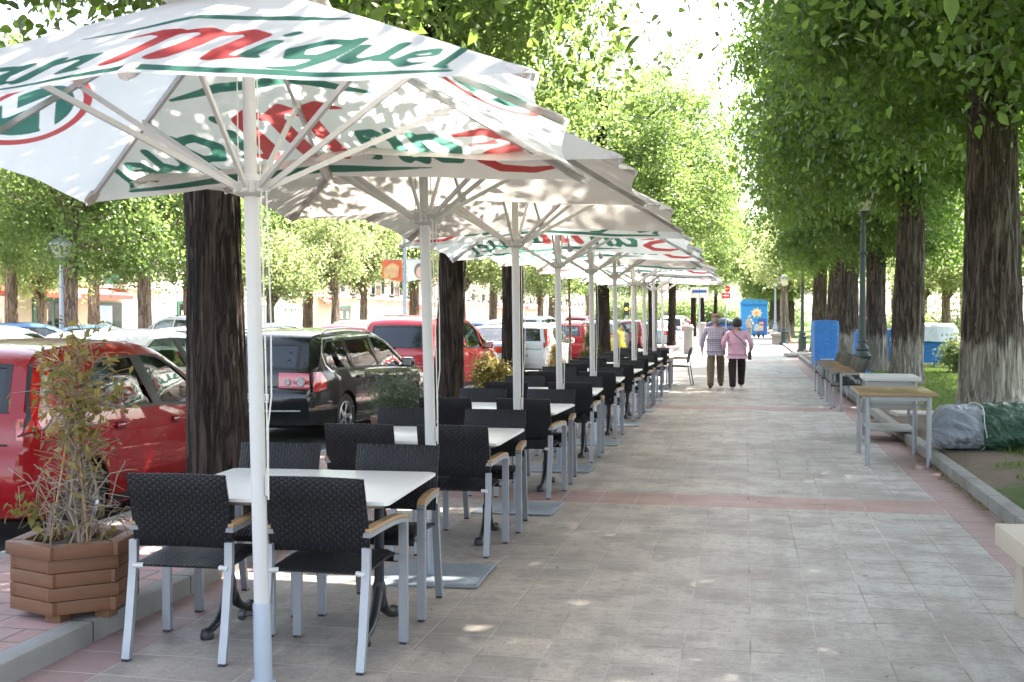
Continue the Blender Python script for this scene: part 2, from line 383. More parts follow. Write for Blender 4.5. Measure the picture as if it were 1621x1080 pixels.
def panel(w0, w1, path, th, nx=10, bowl=0.0, corner=.02):
    """curved slab following path [(y,z)..], width w0 at start to w1 at end, thickness th (rounded rim)"""
    path = [Vector((0, a, b)) for a, b in path]; k = len(path); vs = []; fs = []
    def ring(i):
        t = (path[min(i + 1, k - 1)] - path[max(i - 1, 0)]).normalized(); return t, Vector((0, -t.z, t.y))
    for side in (1, -1):
        for i, p in enumerate(path):
            t, nr = ring(i); wd = w0 + (w1 - w0) * i / (k - 1)
            for j in range(nx + 1):
                q = j / nx * 2 - 1; edge = abs(q) > .999 or i in (0, k - 1)
                e = .25 if edge else 1
                vs.append(p + Vector((q * wd / 2, 0, 0)) + nr * (side * th / 2 * e - bowl * (1 - q * q)))
    def I(s, i, j): return s * k * (nx + 1) + i * (nx + 1) + j
    for i in range(k - 1):
        for j in range(nx):
            fs.append((I(0, i, j), I(0, i, j + 1), I(0, i + 1, j + 1), I(0, i + 1, j))); fs.append((I(1, i, j), I(1, i + 1, j), I(1, i + 1, j + 1), I(1, i, j + 1)))
    for i in range(k - 1):
        for j in (0, nx): fs.append((I(0, i, j), I(0, i + 1, j), I(1, i + 1, j), I(1, i, j)))
    for j in range(nx):
        for i in (0, k - 1): fs.append((I(0, i, j), I(0, i, j + 1), I(1, i, j + 1), I(1, i, j)))
    return vs, fs
def make_chair():
    t = thing('wicker_chair', 'chair', 'chair')
    m = MB(); m.add(*panel(.49, .485, [(-.175, .515), (-.185, .57), (-.203, .66), (-.228, .76), (-.25, .835), (-.258, .868)], .036, bowl=.012)); m.obj('backrest', M_WICK, t, 60)
    m = MB(); m.add(*panel(.47, .48, [(-.215, .432), (-.10, .437), (.05, .444), (.16, .446), (.21, .438), (.232, .418), (.235, .395)], .042)); m.obj('seat', M_WICK, t, 60)
    sq = (.036, .026)
    for s in (-1, 1):
        m = MB(); m.tube([(s * .236, -.285, .008), (s * .236, -.252, .16), (s * .236, -.222, .34), (s * .236, -.205, .45), (s * .236, -.203, .55)], 0, sq=(.028, .038))
        m.box((s * .236, -.285, .005), (.031, .040, .010), mi=1)
        m.obj('leg', [ALU, BLACK_PLASTIC], t, 35)
        m = MB(); m.tube([(s * .276, .215, .008), (s * .276, .214, .35), (s * .276, .213, .61)], 0, sq=(.030, .042))
        m.box((s * .276, .215, .005), (.033, .045, .010), mi=1); m.box((s * .248, .205, .425), (.03, .03, .03))
        m.obj('leg', [ALU, BLACK_PLASTIC], t, 35)
        arm = [(s * .236, -.205, .628), (s * .255, -.10, .640), (s * .266, .03, .645), (s * .276, .14, .642), (s * .276, .205, .628), (s * .276, .228, .607)]
        m = MB(); m.tube([(a, b, c - .022) for a, b, c in arm], 0, sq=(.040, .022)); m.obj('arm_bracket', ALU, t, 35)
        m = MB(); m.tube(arm, 0, sq=(.042, .017)); m.obj('armrest', M_ARM, t, 35)
        m = MB(); m.tube([(s * .236, -.218, .43), (s * .19, -.205, .43)], .013, 10); m.obj('seat_pin', WHITE_STEEL, t, 35)
    return t
chair0 = make_chair()
chair_used = [False]
def chair(x, y, rz, label, group, z=0):
    rz += random.uniform(-.03, .03)
    if not chair_used[0]:
        chair_used[0] = True; chair0.location = (x, y, z); chair0.rotation_euler = (0, 0, rz); chair0['label'] = label; chair0['group'] = group; return chair0
    return dup(chair0, (x, y, z), rz, label, group)
M_TOP = paint('white_table_top', (.74, .74, .72), .32, 0, .05, 3, spec=.5)
def make_table():
    t = thing('terrace_table', 'table', 'table'); a, b = 1.17 / 2, 1.02 / 2
    m = MB(); P = []
    for z, i in ((.740, .006), (.742, .012), (.737, 0.0), (.722, 0.0), (.702, .055), (.702, .055)): P.append((z, i))
    def ringv(z, i, c=.02):
        q = []
        for sx, sy in ((-1, -1), (1, -1), (1, 1), (-1, 1)):
            x, y = sx * (a - i), sy * (b - i)
            q += [(x - sx * c, y, z), (x, y - sy * c, z)] if sx * sy < 0 else [(x, y - sy * c, z), (x - sx * c, y, z)]
        return q
    rs = [ringv(*p) for p in ((.742, .010), (.738, 0), (.722, 0), (.700, .05))]
    vs = sum(rs, []); fs = [tuple(range(8)), tuple(range(31, 23, -1))]
    for k in range(3): fs += [(k * 8 + j, k * 8 + (j + 1) % 8, k * 8 + 8 + (j + 1) % 8, k * 8 + 8 + j) for j in range(8)]
    m.add(vs, fs); m.obj('table_top', M_TOP, t, 25)
    m = MB()
    for sx in (-1, 1): m.box((sx * .40, 0, .692), (.08, .7, .016))
    m.box((0, 0, .68), (.8, .05, .03)); m.obj('under_frame', BLACK_IRON, t)
    for sx in (-1, 1):
        m = MB(); X = sx * .40; m.lathe([(.026, .16), (.026, .68)], 12, (X, 0, 0)); m.lathe([(.03, .12), (.036, .16), (.036, .22), (.028, .25)], 12, (X, 0, 0))
        m.obj('column', BLACK_IRON, t, 40)
        for sy in (-1, 1):
            m = MB(); m.tube([(X, 0, .24), (X, sy * .04, .16), (X, sy * .10, .085), (X, sy * .18, .045), (X, sy * .26, .034), (X, sy * .285, .03)], [.026, .027, .025, .022, .02, .024], 8)
            m.lathe([(.034, .0), (.036, .012), (.03, .045), (.012, .055)], 8, (X, sy * .285, 0)); m.obj('foot', BLACK_IRON, t, 50)
    return t
random.seed(7)
table0 = make_table()
ORD = ['nearest', 'second', 'third', 'fourth', 'fifth', 'sixth', 'seventh', 'eighth', 'farthest']
for k in range(9):
    d = 5.82 + 2.44 * k; tx, ty = AT(-2.22, d); rz = R(random.uniform(-1.5, 2.5)) if k else R(3.0)
    lab = ('nearest white terrace table, between the first and second umbrella poles' if k == 0 else f'white terrace table, {ORD[k]} in the row counted from the camera' if k < 8 else 'farthest white terrace table at the end of the row')
    if k == 0: table0.location = (tx, ty, 0); table0.rotation_euler = (0, 0, rz); table0['label'] = lab; table0['group'] = 'white terrace tables in a row'
    else: dup(table0, (tx, ty, 0), rz, lab, 'white terrace tables in a row')
    Mz = Matrix.Rotation(rz, 3, 'Z')
    for sx, side in ((-1, 'road side'), (1, 'walkway side')):
        for sy, face in ((-1, 'back to the camera'), (1, 'facing the camera')):
            q = Mz @ Vector(((-.375 if sx < 0 else .315) + random.uniform(-.025, .025), sy * (.41 + random.uniform(-.02, .025)), 0))
            chair(tx + q.x, ty + q.y, (0 if sy < 0 else PI) + rz + random.uniform(-.05, .05),
                  f'black wicker armchair at the {ORD[k]} white table, {side}, {face}', 'black wicker chairs at the terrace tables')
# lone chair at the end of the terrace, seven chairs side by side by the lamp post
x, y = XY(1077, 26.2); chair(x, y, R(88), 'black wicker armchair standing alone out on the walkway beside the walking man', 'loose wicker chairs')
for k in range(7):
    d = 19.3 + .76 * k; x, y = AT(1.72, d)
    chair(x, y, R(98) + random.uniform(-.09, .09), f'black wicker chair facing the walkway, {["nearest", "second", "third", "fourth", "fifth", "sixth", "farthest"][k]} of the seven by the lamp post', 'wicker chairs side by side by the right lamp post')

# ------------------------------------------------------------------ umbrellas
def seg_sd(P, pts, wid):
    """distance field of a thick polyline (wid: half width or list)"""
    best = np.full(P.shape[:-1], 9.0)
    wid = wid if isinstance(wid, (list, tuple)) else [wid] * len(pts)
    for (a, b, w0, w1) in zip(pts[:-1], pts[1:], wid[:-1], wid[1:]):
        a = np.array(a, float); b = np.array(b, float); ab = b - a; L = (ab @ ab) + 1e-9
        t = np.clip(((P - a) @ ab) / L, 0, 1); q = a + t[..., None] * ab
        best = np.minimum(best, np.linalg.norm(P - q, axis=-1) - (w0 + (w1 - w0) * t))
    return best
def glyphs(P):
    """hand drawn slanted lettering reading San Miguel; P in metres (x along the edge, r up from the edge). returns green, red fields"""
    red = np.full(P.shape[:-1], 9.0); gr = red.copy()
    def place(x0, r0, s, strokes, tgt, sl=.30):
        Q = np.empty_like(P); Q[..., 1] = (P[..., 1] - r0) / s; Q[..., 0] = (P[..., 0] - x0) / s - sl * Q[..., 1]
        for pts, wd in strokes: np.minimum(tgt, seg_sd(Q, pts, wd) * s, out=tgt)
    S = [([(1.25, .92), (.75, .98), (.28, .80), (.30, .58), (.70, .48), (.95, .30), (.70, .06), (.2, .0), (-.35, .12)], [.05, .11, .13, .12, .12, .13, .12, .10, .02]),
         ([(1.05, .68), (.62, .72)], [.03, .06])]
    a = [([(.62, .60), (.30, .64), (.06, .40), (.12, .12), (.36, .10), (.62, .40)], [.09, .10, .12, .12, .10, .08]), ([(.62, .66), (.56, .30), (.66, .06), (.84, .10)], [.11, .12, .11, .04])]
    nn = [([(.10, .64), (.10, .04)], [.10, .13]), ([(.12, .44), (.34, .62), (.54, .56), (.56, .10), (.72, .06)], [.06, .09, .12, .12, .05])]
    Mm = [([(-.30, .98), (.02, 1.02), (.30, .86), (.30, .40), (.24, .02)], [.02, .08, .12, .12, .13]), ([(.34, .80), (.56, 1.0), (.74, .86), (.74, .4), (.70, .02)], [.06, .09, .12, .12, .12]),
          ([(.80, .80), (1.02, 1.0), (1.20, .86), (1.18, .3), (1.22, .06), (1.44, .10)], [.06, .09, .12, .12, .11, .04])]
    ii = [([(.1, .60), (.1, .12), (.24, .06)], [.10, .11, .05]), ([(.1, .86), (.13, .92)], [.08, .08])]
    g = [([(.58, .56), (.28, .62), (.08, .38), (.2, .12), (.44, .14), (.6, .5)], [.08, .1, .12, .11, .09, .07]), ([(.60, .62), (.56, .1), (.44, -.22), (.16, -.26)], [.1, .11, .1, .04])]
    u = [([(.08, .62), (.08, .2), (.26, .08), (.5, .3)], [.1, .12, .10, .06]), ([(.54, .62), (.52, .14), (.70, .06)], [.1, .11, .04])]
    e = [([(.1, .36), (.5, .42), (.42, .62), (.16, .56), (.08, .26), (.26, .06), (.56, .14)], [.05, .06, .09, .1, .12, .1, .04])]
    l = [([(.12, 1.0), (.1, .14), (.26, .06)], [.1, .11, .05])]
    tn = lambda G: [(p_, [w_ * .84 for w_ in wd_]) for p_, wd_ in G]
    place(-1.20, .08, .30, tn(S), red, .25)
    place(-.82, .13, .34, tn(a), gr); place(-.53, .15, .36, tn(nn), gr); place(-.22, .19, .37, Mm, red, .30)
    place(.30, .21, .37, tn(ii), gr); place(.44, .21, .36, tn(g), gr); place(.68, .17, .30, tn(u), gr); place(.88, .12, .25, tn(e), gr); place(1.04, .08, .22, tn(l), gr)
    np.minimum(gr, seg_sd(P, [(-.62, .085), (-.1, .065), (.5, .065), (1.12, .06)], [.006, .03, .032, .012]), out=gr)
    np.minimum(gr, seg_sd(P, [(-.45, .66), (-.1, .74), (.35, .76), (.62, .70)], [.006, .032, .03, .008]), out=gr)
    return gr, red
def roundel(P):
    c = np.array([0, .40]); d = np.linalg.norm((P - c) * np.array([1, 1.05]), axis=-1)
    red = np.abs(d - .285) - .022
    gr = np.maximum(d - .22, -(seg_sd(P, [(-.2, .36), (-.02, .50), (.06, .34), (.22, .44)], .035)))
    return gr, red
UA, UB, PEAK, EDGE, DROP = 1.40, 1.18, 3.05, 2.385, .10
def canopy_mesh(lettered, seed):
    UA = 1.40 if lettered else 1.31
    V = []; Q = []; G = []; RD = []; nu, nv = 240, 84; base = 0
    corners = [(UA, UB), (-UA, UB), (-UA, -UB), (UA, -UB)]
    r = random.Random(seed)
    for k in range(4):
        c0, c1 = np.array(corners[k]), np.array(corners[(k + 1) % 4])    # far, left, near, right panels (counter clockwise)
        t = np.linspace(0, 1, nu)[:, None]; s = np.linspace(.10, 1, nv)[None, :]
        L = np.linalg.norm(c1 - c0)
        mid = (c0 + c1) / 2; apo = np.linalg.norm(mid)
        edge = c0[None, None] * (1 - t[..., None]) + c1[None, None] * t[..., None]
        tt = np.abs(t * 2 - 1); half = 1 - np.abs(tt * 2 - 1)             # between mid rib and corner rib
        scal = 1 - .055 * np.sin(PI * tt) ** 1.2 * s ** 3
        xy = edge * (s * scal)[..., None]
        z = PEAK - (PEAK - EDGE + DROP * tt ** 1.3) * (s ** 1.04) - .035 * np.sin(PI * tt) * s ** 1.5 * (1.15 - s) * 2 + .018 * (tt ** 3) * s
        z = z + .003 * np.sin(9 * t * PI + k) * s ** 3 * np.sin(PI * tt)
        P3 = np.concatenate([xy, z[..., None]], -1)
        V.append(P3.reshape(-1, 3))
        i = base + np.arange(nu - 1)[:, None] * nv + np.arange(nv - 1)[None, :]
        Q.append(np.stack([i, i + nv, i + nv + 1, i + 1], -1).reshape(-1, 4)); base += nu * nv
        slope = math.hypot(apo, PEAK - EDGE)
        lx = (t - .5) * L * s; lx = -lx if False else lx
        PP = np.stack([np.broadcast_to(lx, (nu, nv)), np.broadcast_to((1 - s) * slope * np.ones_like(t), (nu, nv))], -1)
        # seen from outside, left to right runs opposite to the counter clockwise order for the eye below: mirror so it reads outward
        if lettered: g, rd = glyphs(PP) if k in (0, 2) else roundel(PP)
        else: g = rd = np.full((nu, nv), 9.0)
        G.append(g.ravel()); RD.append(rd.ravel())
    me = np_mesh('canopy', np.concatenate(V), np.concatenate(Q)); fattr(me, 'green_mark', np.concatenate(G)); fattr(me, 'red_mark', np.concatenate(RD))
    return me
def mat_cloth(name, col, trans, lettered):
    n = N(name); v = n.coord('Object')
    c = n.mix(n.math('MULTIPLY', n.step(n.noise(v, 1.6, 5, .6), .45, .75), .5), col, sc3(col, .80))
    if lettered:
        wob = n.math('MULTIPLY', n.math('SUBTRACT', n.noise(v, 40, 2), .5), .004)
        gm = n.math('SUBTRACT', 1.0, n.step(n.math('ADD', n.attr('green_mark'), wob), -.004, .004)); rm = n.math('SUBTRACT', 1.0, n.step(n.math('ADD', n.attr('red_mark'), wob), -.004, .004))
        fade = n.math('ADD', .86, n.math('MULTIPLY', n.noise(v, 5, 4), .14))
        c = n.mix(n.math('MULTIPLY', gm, fade), c, (.018, .15, .105)); c = n.mix(n.math('MULTIPLY', rm, fade), c, (.52, .045, .045))
    fine = n.bump(n.noise(v, 5, 3), .25, .03)
    d = n.n('ShaderNodeBsdfDiffuse'); n.set(d.inputs[0], c); n.set(d.inputs[2], fine)
    t = n.n('ShaderNodeBsdfTranslucent'); n.set(t.inputs[0], c); n.set(t.inputs[1], fine)
    mx = n.n('ShaderNodeMixShader'); mx.inputs[0].default_value = trans; n.t.links.new(d.outputs[0], mx.inputs[1]); n.t.links.new(t.outputs[0], mx.inputs[2])
    return n.done(mx.outputs[0])
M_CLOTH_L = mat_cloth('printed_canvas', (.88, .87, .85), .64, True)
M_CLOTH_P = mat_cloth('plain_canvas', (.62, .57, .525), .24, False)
M_ROPE = paint('cord', (.62, .60, .55), .8, 0, .1, 30)
RIBM = paint('rib_steel', (.50, .49, .47), .4, .45, .08, 8)
HUB = 2.17
def make_umbrella(lettered):
    t = thing('market_umbrella', 'umbrella', 'umbrella'); UA = 1.40 if lettered else 1.31
    m = MB(); m.lathe([(.033, .30), (.033, 1.2), (.033, HUB - .05)], 20); m.lathe([(.028, HUB - .05), (.028, PEAK + .02)], 16); m.obj('pole', WHITE_STEEL, t, 40)
    m = MB(); m.lathe([(.039, .012), (.039, .345), (.0385, .35)], 20); m.obj('base_sleeve', GREY_STEEL, t, 40)
    m = MB(); m.box((.0, 0, .006), (.66, .62, .012), bev=.003); m.obj('base_plate', paint('plate_steel', (.22, .255, .29), .5, .25, .2, 3, bump=.15), t)
    m = MB(); m.tube([(-.035, 0, .30), (-.075, -.015, .30)], .008, 8); m.lathe([(.022, -.012), (.026, 0), (.020, .014)], 8, (-.085, -.015, .30), M=Matrix.Rotation(PI / 2, 3, 'Y')); m.obj('locking_knob', BLACK_PLASTIC, t, 40)
    m = MB(); m.lathe([(.036, HUB - .05), (.060, HUB - .035), (.062, HUB + .015), (.04, HUB + .03), (.036, HUB + .05)], 16)
    for k in range(8):
        an = k * PI / 4; m.box((.064 * math.cos(an), .064 * math.sin(an), HUB - .01), (.03, .022, .045), Matrix.Rotation(an, 3, 'Z'))
    m.obj('hub', WHITE_STEEL, t, 40)
    m = MB(); m.lathe([(.05, PEAK - .06), (.05, PEAK - .01), (.03, PEAK + .02)], 12); m.obj('crown_ring', WHITE_STEEL, t, 40)
    cp = link('canopy', canopy_mesh(lettered, 3), t, M_CLOTH_L if lettered else M_CLOTH_P)
    # top vent cap
    nu = 48; Pp = np.zeros((nu + 1, 8, 3))
    for i in range(nu + 1):
        an = 2 * PI * i / nu; ca, sa = math.cos(an), math.sin(an); k_ = 1 / max(abs(ca), abs(sa)); wv = 1 - .05 * math.sin(4 * an) ** 2
        for j in range(8):
            s = j / 7; Pp[i, j] = (ca * k_ * .31 * s * wv * UA / 1.2, sa * k_ * .31 * s * wv * UB / 1.2, PEAK + .06 - .135 * s ** 1.15 + (.012 * math.sin(an * 6 + 1) * s))
    cap_ = link('vent_cap', grid_mesh('vent_cap', Pp), cp, M_CLOTH_P)
    m = MB(); m.lathe([(.045, PEAK + .045), (.05, PEAK + .065), (.03, PEAK + .085), (.022, PEAK + .12), (.006, PEAK + .135)], 12); m.obj('finial', WHITE_STEEL, t, 40)
    for k in range(8):
        ex, ey = [(UA, 0), (UA, UB), (0, UB), (-UA, UB), (-UA, 0), (-UA, -UB), (0, -UB), (UA, -UB)][k]
        ez = EDGE + (.018 - DROP if k % 2 else -.0)
        def on(s): return Vector((ex * s, ey * s, PEAK - (PEAK - ez) * s ** 1.04 - .022))
        rb = MB(); rb.tube([on(.06), on(.35), on(.65), on(.985)], 0, sq=(.018, .026)); rbo = rb.obj('rib', RIBM, t, 30)
        f = .56; hp = Vector((ex, ey, 0)).normalized() * .07 + Vector((0, 0, HUB - .01))
        st = MB(); st.tube([hp, on(f) - Vector((0, 0, .012))], 0, sq=(.016, .024)); st.box(on(f) - Vector((0, 0, .005)), (.035, .035, .03)); st.obj('strut', WHITE_STEEL, rbo, 30)
        pk = MB(); e = on(.95) + Vector((0, 0, .006)); dr = Vector((ex, ey, 0)).normalized(); pk.box(e, (.10, .055, .035), Matrix.Rotation(math.atan2(dr.y, dr.x), 3, 'Z') @ Matrix.Rotation(math.atan2(PEAK - ez, math.hypot(ex, ey)), 3, 'Y'), bev=.012); pk.obj('rib_pocket', M_CLOTH_P, rbo, 40)
    m = MB(); m.tube([(.055, -.03, HUB - .03), (.058, -.034, 1.3), (.054, -.03, .95), (.048, -.02, .93)], .0035, 6); m.tube([(.075, -.02, HUB - .03), (.083, -.025, 1.6), (.075, -.02, 1.25), (.06, -.03, 1.12), (.05, -.02, .80)], .0035, 6)
    m.tube([(-.05, -.02, HUB + .02), (-.04, -.02, PEAK - .05)], .003, 6); m.tube([(.05, -.02, HUB + .02), (.04, -.02, PEAK - .05)], .003, 6); m.obj('pull_cord', M_ROPE, t, 40)
    m = MB(); m.box((.040, -.005, .86), (.014, .02, .09), bev=.004); m.obj('cleat', WHITE_STEEL, t)
    return t
UL = make_umbrella(True); UP = make_umbrella(False); first = {True: True, False: True}
ud = [4.92, 6.97, 9.4, 11.85, 14.25, 16.7, 19.15, 21.6, 24.05, 26.5]
upx = [415, 687, 821, 888, 940, 977, 1004, 1022, 1036, 1050]
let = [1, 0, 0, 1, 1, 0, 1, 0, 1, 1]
tilt = [1.75, 1.5, .8, 1.0, .9, 1.0, .6, .9, .6, .8]; yaw = [4, 2, -1, 2, 1, 3, 0, 2, -2, 1]; hz = [0, .04, .05, -.03, 0, .02, -.02, .03, 0, .02]
ulab = ['nearest umbrella, white canopy with red and green lettering, pole in front of the first table', 'plain beige umbrella, second in the row, right behind the nearest lettered one', 'plain beige umbrella, third in the row from the camera',
        'lettered white umbrella, fourth in the row, just beyond the two plain beige ones', 'lettered white umbrella, fifth pole from the camera', 'plain pale umbrella, sixth pole from the camera', 'lettered white umbrella, seventh pole from the camera',
        'plain pale umbrella, eighth pole from the camera', 'lettered white umbrella, ninth pole from the camera', 'farthest lettered umbrella, last pole at the end of the row']
for i in range(10):
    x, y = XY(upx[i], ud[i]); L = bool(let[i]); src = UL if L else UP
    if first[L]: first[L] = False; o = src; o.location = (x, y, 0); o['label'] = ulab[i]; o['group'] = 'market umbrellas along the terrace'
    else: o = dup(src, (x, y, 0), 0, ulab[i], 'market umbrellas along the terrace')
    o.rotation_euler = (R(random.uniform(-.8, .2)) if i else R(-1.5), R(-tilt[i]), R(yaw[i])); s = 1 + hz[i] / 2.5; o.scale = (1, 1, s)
for q in list(CH[UL.name]):
    if q.name.startswith('base_plate'): CH[UL.name].remove(q); bpy.data.objects.remove(q)   # the nearest pole stands in a ground socket
m = MB(); m.lathe([(.055, .0), (.055, .012), (.04, .02)], 20, cap=False); m.obj('socket_ring', GREY_STEEL, UL, 40)
# ------------------------------------------------------------------ cars
def mat_carpaint(name, col, metal=0.0, dust=.12):
    n = N(name); v = n.coord('Object'); x, y, z = n.sep(v)
    f = n.noise(v, 2.5, 5, .6); c = n.mix(n.math('MULTIPLY', n.step(f, .45, .75), dust), col, (.32, .29, .25))
    low = n.math('MULTIPLY', n.math('SUBTRACT', 1.0, n.step(z, .2, .42)), n.math('MULTIPLY', n.noise(v, 9, 4), .35))
    c = n.mix(low, c, (.16, .14, .12))
    return n.done(n.bsdf(c, n.math('ADD', .38, n.math('MULTIPLY', f, .12)), metal, None, .12, .9, coat_rough=.025))
def mat_glass():
    n = N('car_glass'); lw = n.n('ShaderNodeLayerWeight'); lw.inputs[0].default_value = .35
    t = n.n('ShaderNodeBsdfTransparent'); t.inputs[0].default_value = (.50, .58, .56, 1)
    g = n.n('ShaderNodeBsdfGlossy'); g.inputs[0].default_value = (1, 1, 1, 1); g.inputs[1].default_value = .02
    mx = n.n('ShaderNodeMixShader'); n.set(mx.inputs[0], n.math('ADD', .07, n.math('MULTIPLY', lw.outputs['Fresnel'], .75), clamp=True))
    n.t.links.new(t.outputs[0], mx.inputs[1]); n.t.links.new(g.outputs[0], mx.inputs[2]); return n.done(mx.outputs[0])
GLASS = mat_glass()
def mat_darkglass():
    n = N('tinted_glass'); return n.done(n.bsdf((.012, .016, .022), .04, 0, None, .6))
TINT = mat_darkglass()
RUBBER = paint('tyre_rubber', (.018, .018, .018), .8, 0, .2, 12); TRIM = paint('black_trim', (.02, .02, .021), .5, 0, .15, 10)
CHROME = paint('chrome', (.72, .72, .73), .22, .55, .03, 5); RIM = paint('alloy_rim', (.50, .51, .53), .3, .8, .08, 9)
WELL = paint('wheel_well', (.008, .008, .008), .9); SEATM = paint('seat_cloth', (.05, .05, .055), .9, 0, .15, 20)
SEAM = paint('panel_gap', (.012, .010, .010), .7)
def mat_lamp(name, col):
    n = N(name); v = n.coord('Object'); s = n.math('ABSOLUTE', n.math('SINE', n.math('MULTIPLY', n.sep(v)[2], 150)))
    return n.done(n.bsdf(n.mix(n.math('MULTIPLY', s, .35), col, sc3(col, .5)), .12, 0, None, .6, 1.0))
LRED = mat_lamp('red_lens', (.55, .012, .012)); LCLR = mat_lamp('clear_lens', (.40, .38, .39)); LORG = mat_lamp('pink_lens', (.6, .35, .32))
PLATE = paint('plate_white', (.72, .72, .70), .35, 0, .03); INK = paint('plate_ink', (.012, .012, .014), .5); PBLUE = paint('plate_blue', (.02, .08, .38), .4)
WHITEP = None

def catmull(pts, per=7):
    out = []
    for i in range(len(pts) - 1):
        p0, p1, p2, p3 = pts[max(i - 1, 0)], pts[i], pts[i + 1], pts[min(i + 2, len(pts) - 1)]
        for k in range(per):
            t = k / per
            out.append(tuple(.5 * ((2 * p1[c]) + (-p0[c] + p2[c]) * t + (2 * p0[c] - 5 * p1[c] + 4 * p2[c] - p3[c]) * t * t + (-p0[c] + 3 * p1[c] - 3 * p2[c] + p3[c]) * t ** 3) for c in (0, 1)))
    out.append(tuple(pts[-1])); return out
def inside(poly, x, y):
    c = False; j = len(poly) - 1
    for i in range(len(poly)):
        if (poly[i][1] > y) != (poly[j][1] > y) and x < (poly[j][0] - poly[i][0]) * (y - poly[i][1]) / (poly[j][1] - poly[i][1]) + poly[i][0]: c = not c
        j = i
    return c
def fill2d(outer, holes=(), step=.09):
    """triangulate a polygon with holes and inner sample points: -> points, tris"""
    pts = []; edges = []
    for loop in [outer] + list(holes):
        n0 = len(pts); n = len(loop); pts += [Vector(p) for p in loop]; edges += [(n0 + i, n0 + (i + 1) % n) for i in range(n)]
    xs = [p[0] for p in outer]; ys = [p[1] for p in outer]
    x = min(xs) + step / 2
    while x < max(xs):
        y = min(ys) + step / 2
        while y < max(ys):
            if inside(outer, x, y) and not any(inside(h, x, y) for h in holes):
                if min((Vector((x, y)) - q).length for q in pts[:len(pts)]) > step * .45: pts.append(Vector((x, y)))
            y += step
        x += step
    v, e, f, *_ = geometry.delaunay_2d_cdt(pts, edges, [], 0, 1e-5)
    tris = []
    for t in f:
        c = sum((v[i] for i in t), Vector((0, 0))) / len(t)
        if inside(outer, c.x, c.y) and not any(inside(h, c.x, c.y) for h in holes): tris.append(tuple(t))
    return v, tris
def offset_poly(poly, d):
    n = len(poly); out = []
    A = sum(poly[i][0] * poly[(i + 1) % n][1] - poly[(i + 1) % n][0] * poly[i][1] for i in range(n)); sg = 1 if A > 0 else -1
    for i in range(n):
        p, q, r_ = Vector(poly[i - 1]), Vector(poly[i]), Vector(poly[(i + 1) % n])
        a = (q - p).normalized(); b = (r_ - q).normalized(); nrm = Vector((-(a.y + b.y), a.x + b.x)) * sg
        nrm = nrm.normalized() if nrm.length > 1e-6 else Vector((-a.y, a.x)) * sg
        k = d / max(.45, nrm.dot(Vector((-a.y, a.x)) * sg)); out.append(tuple(q + nrm * k))
    return out

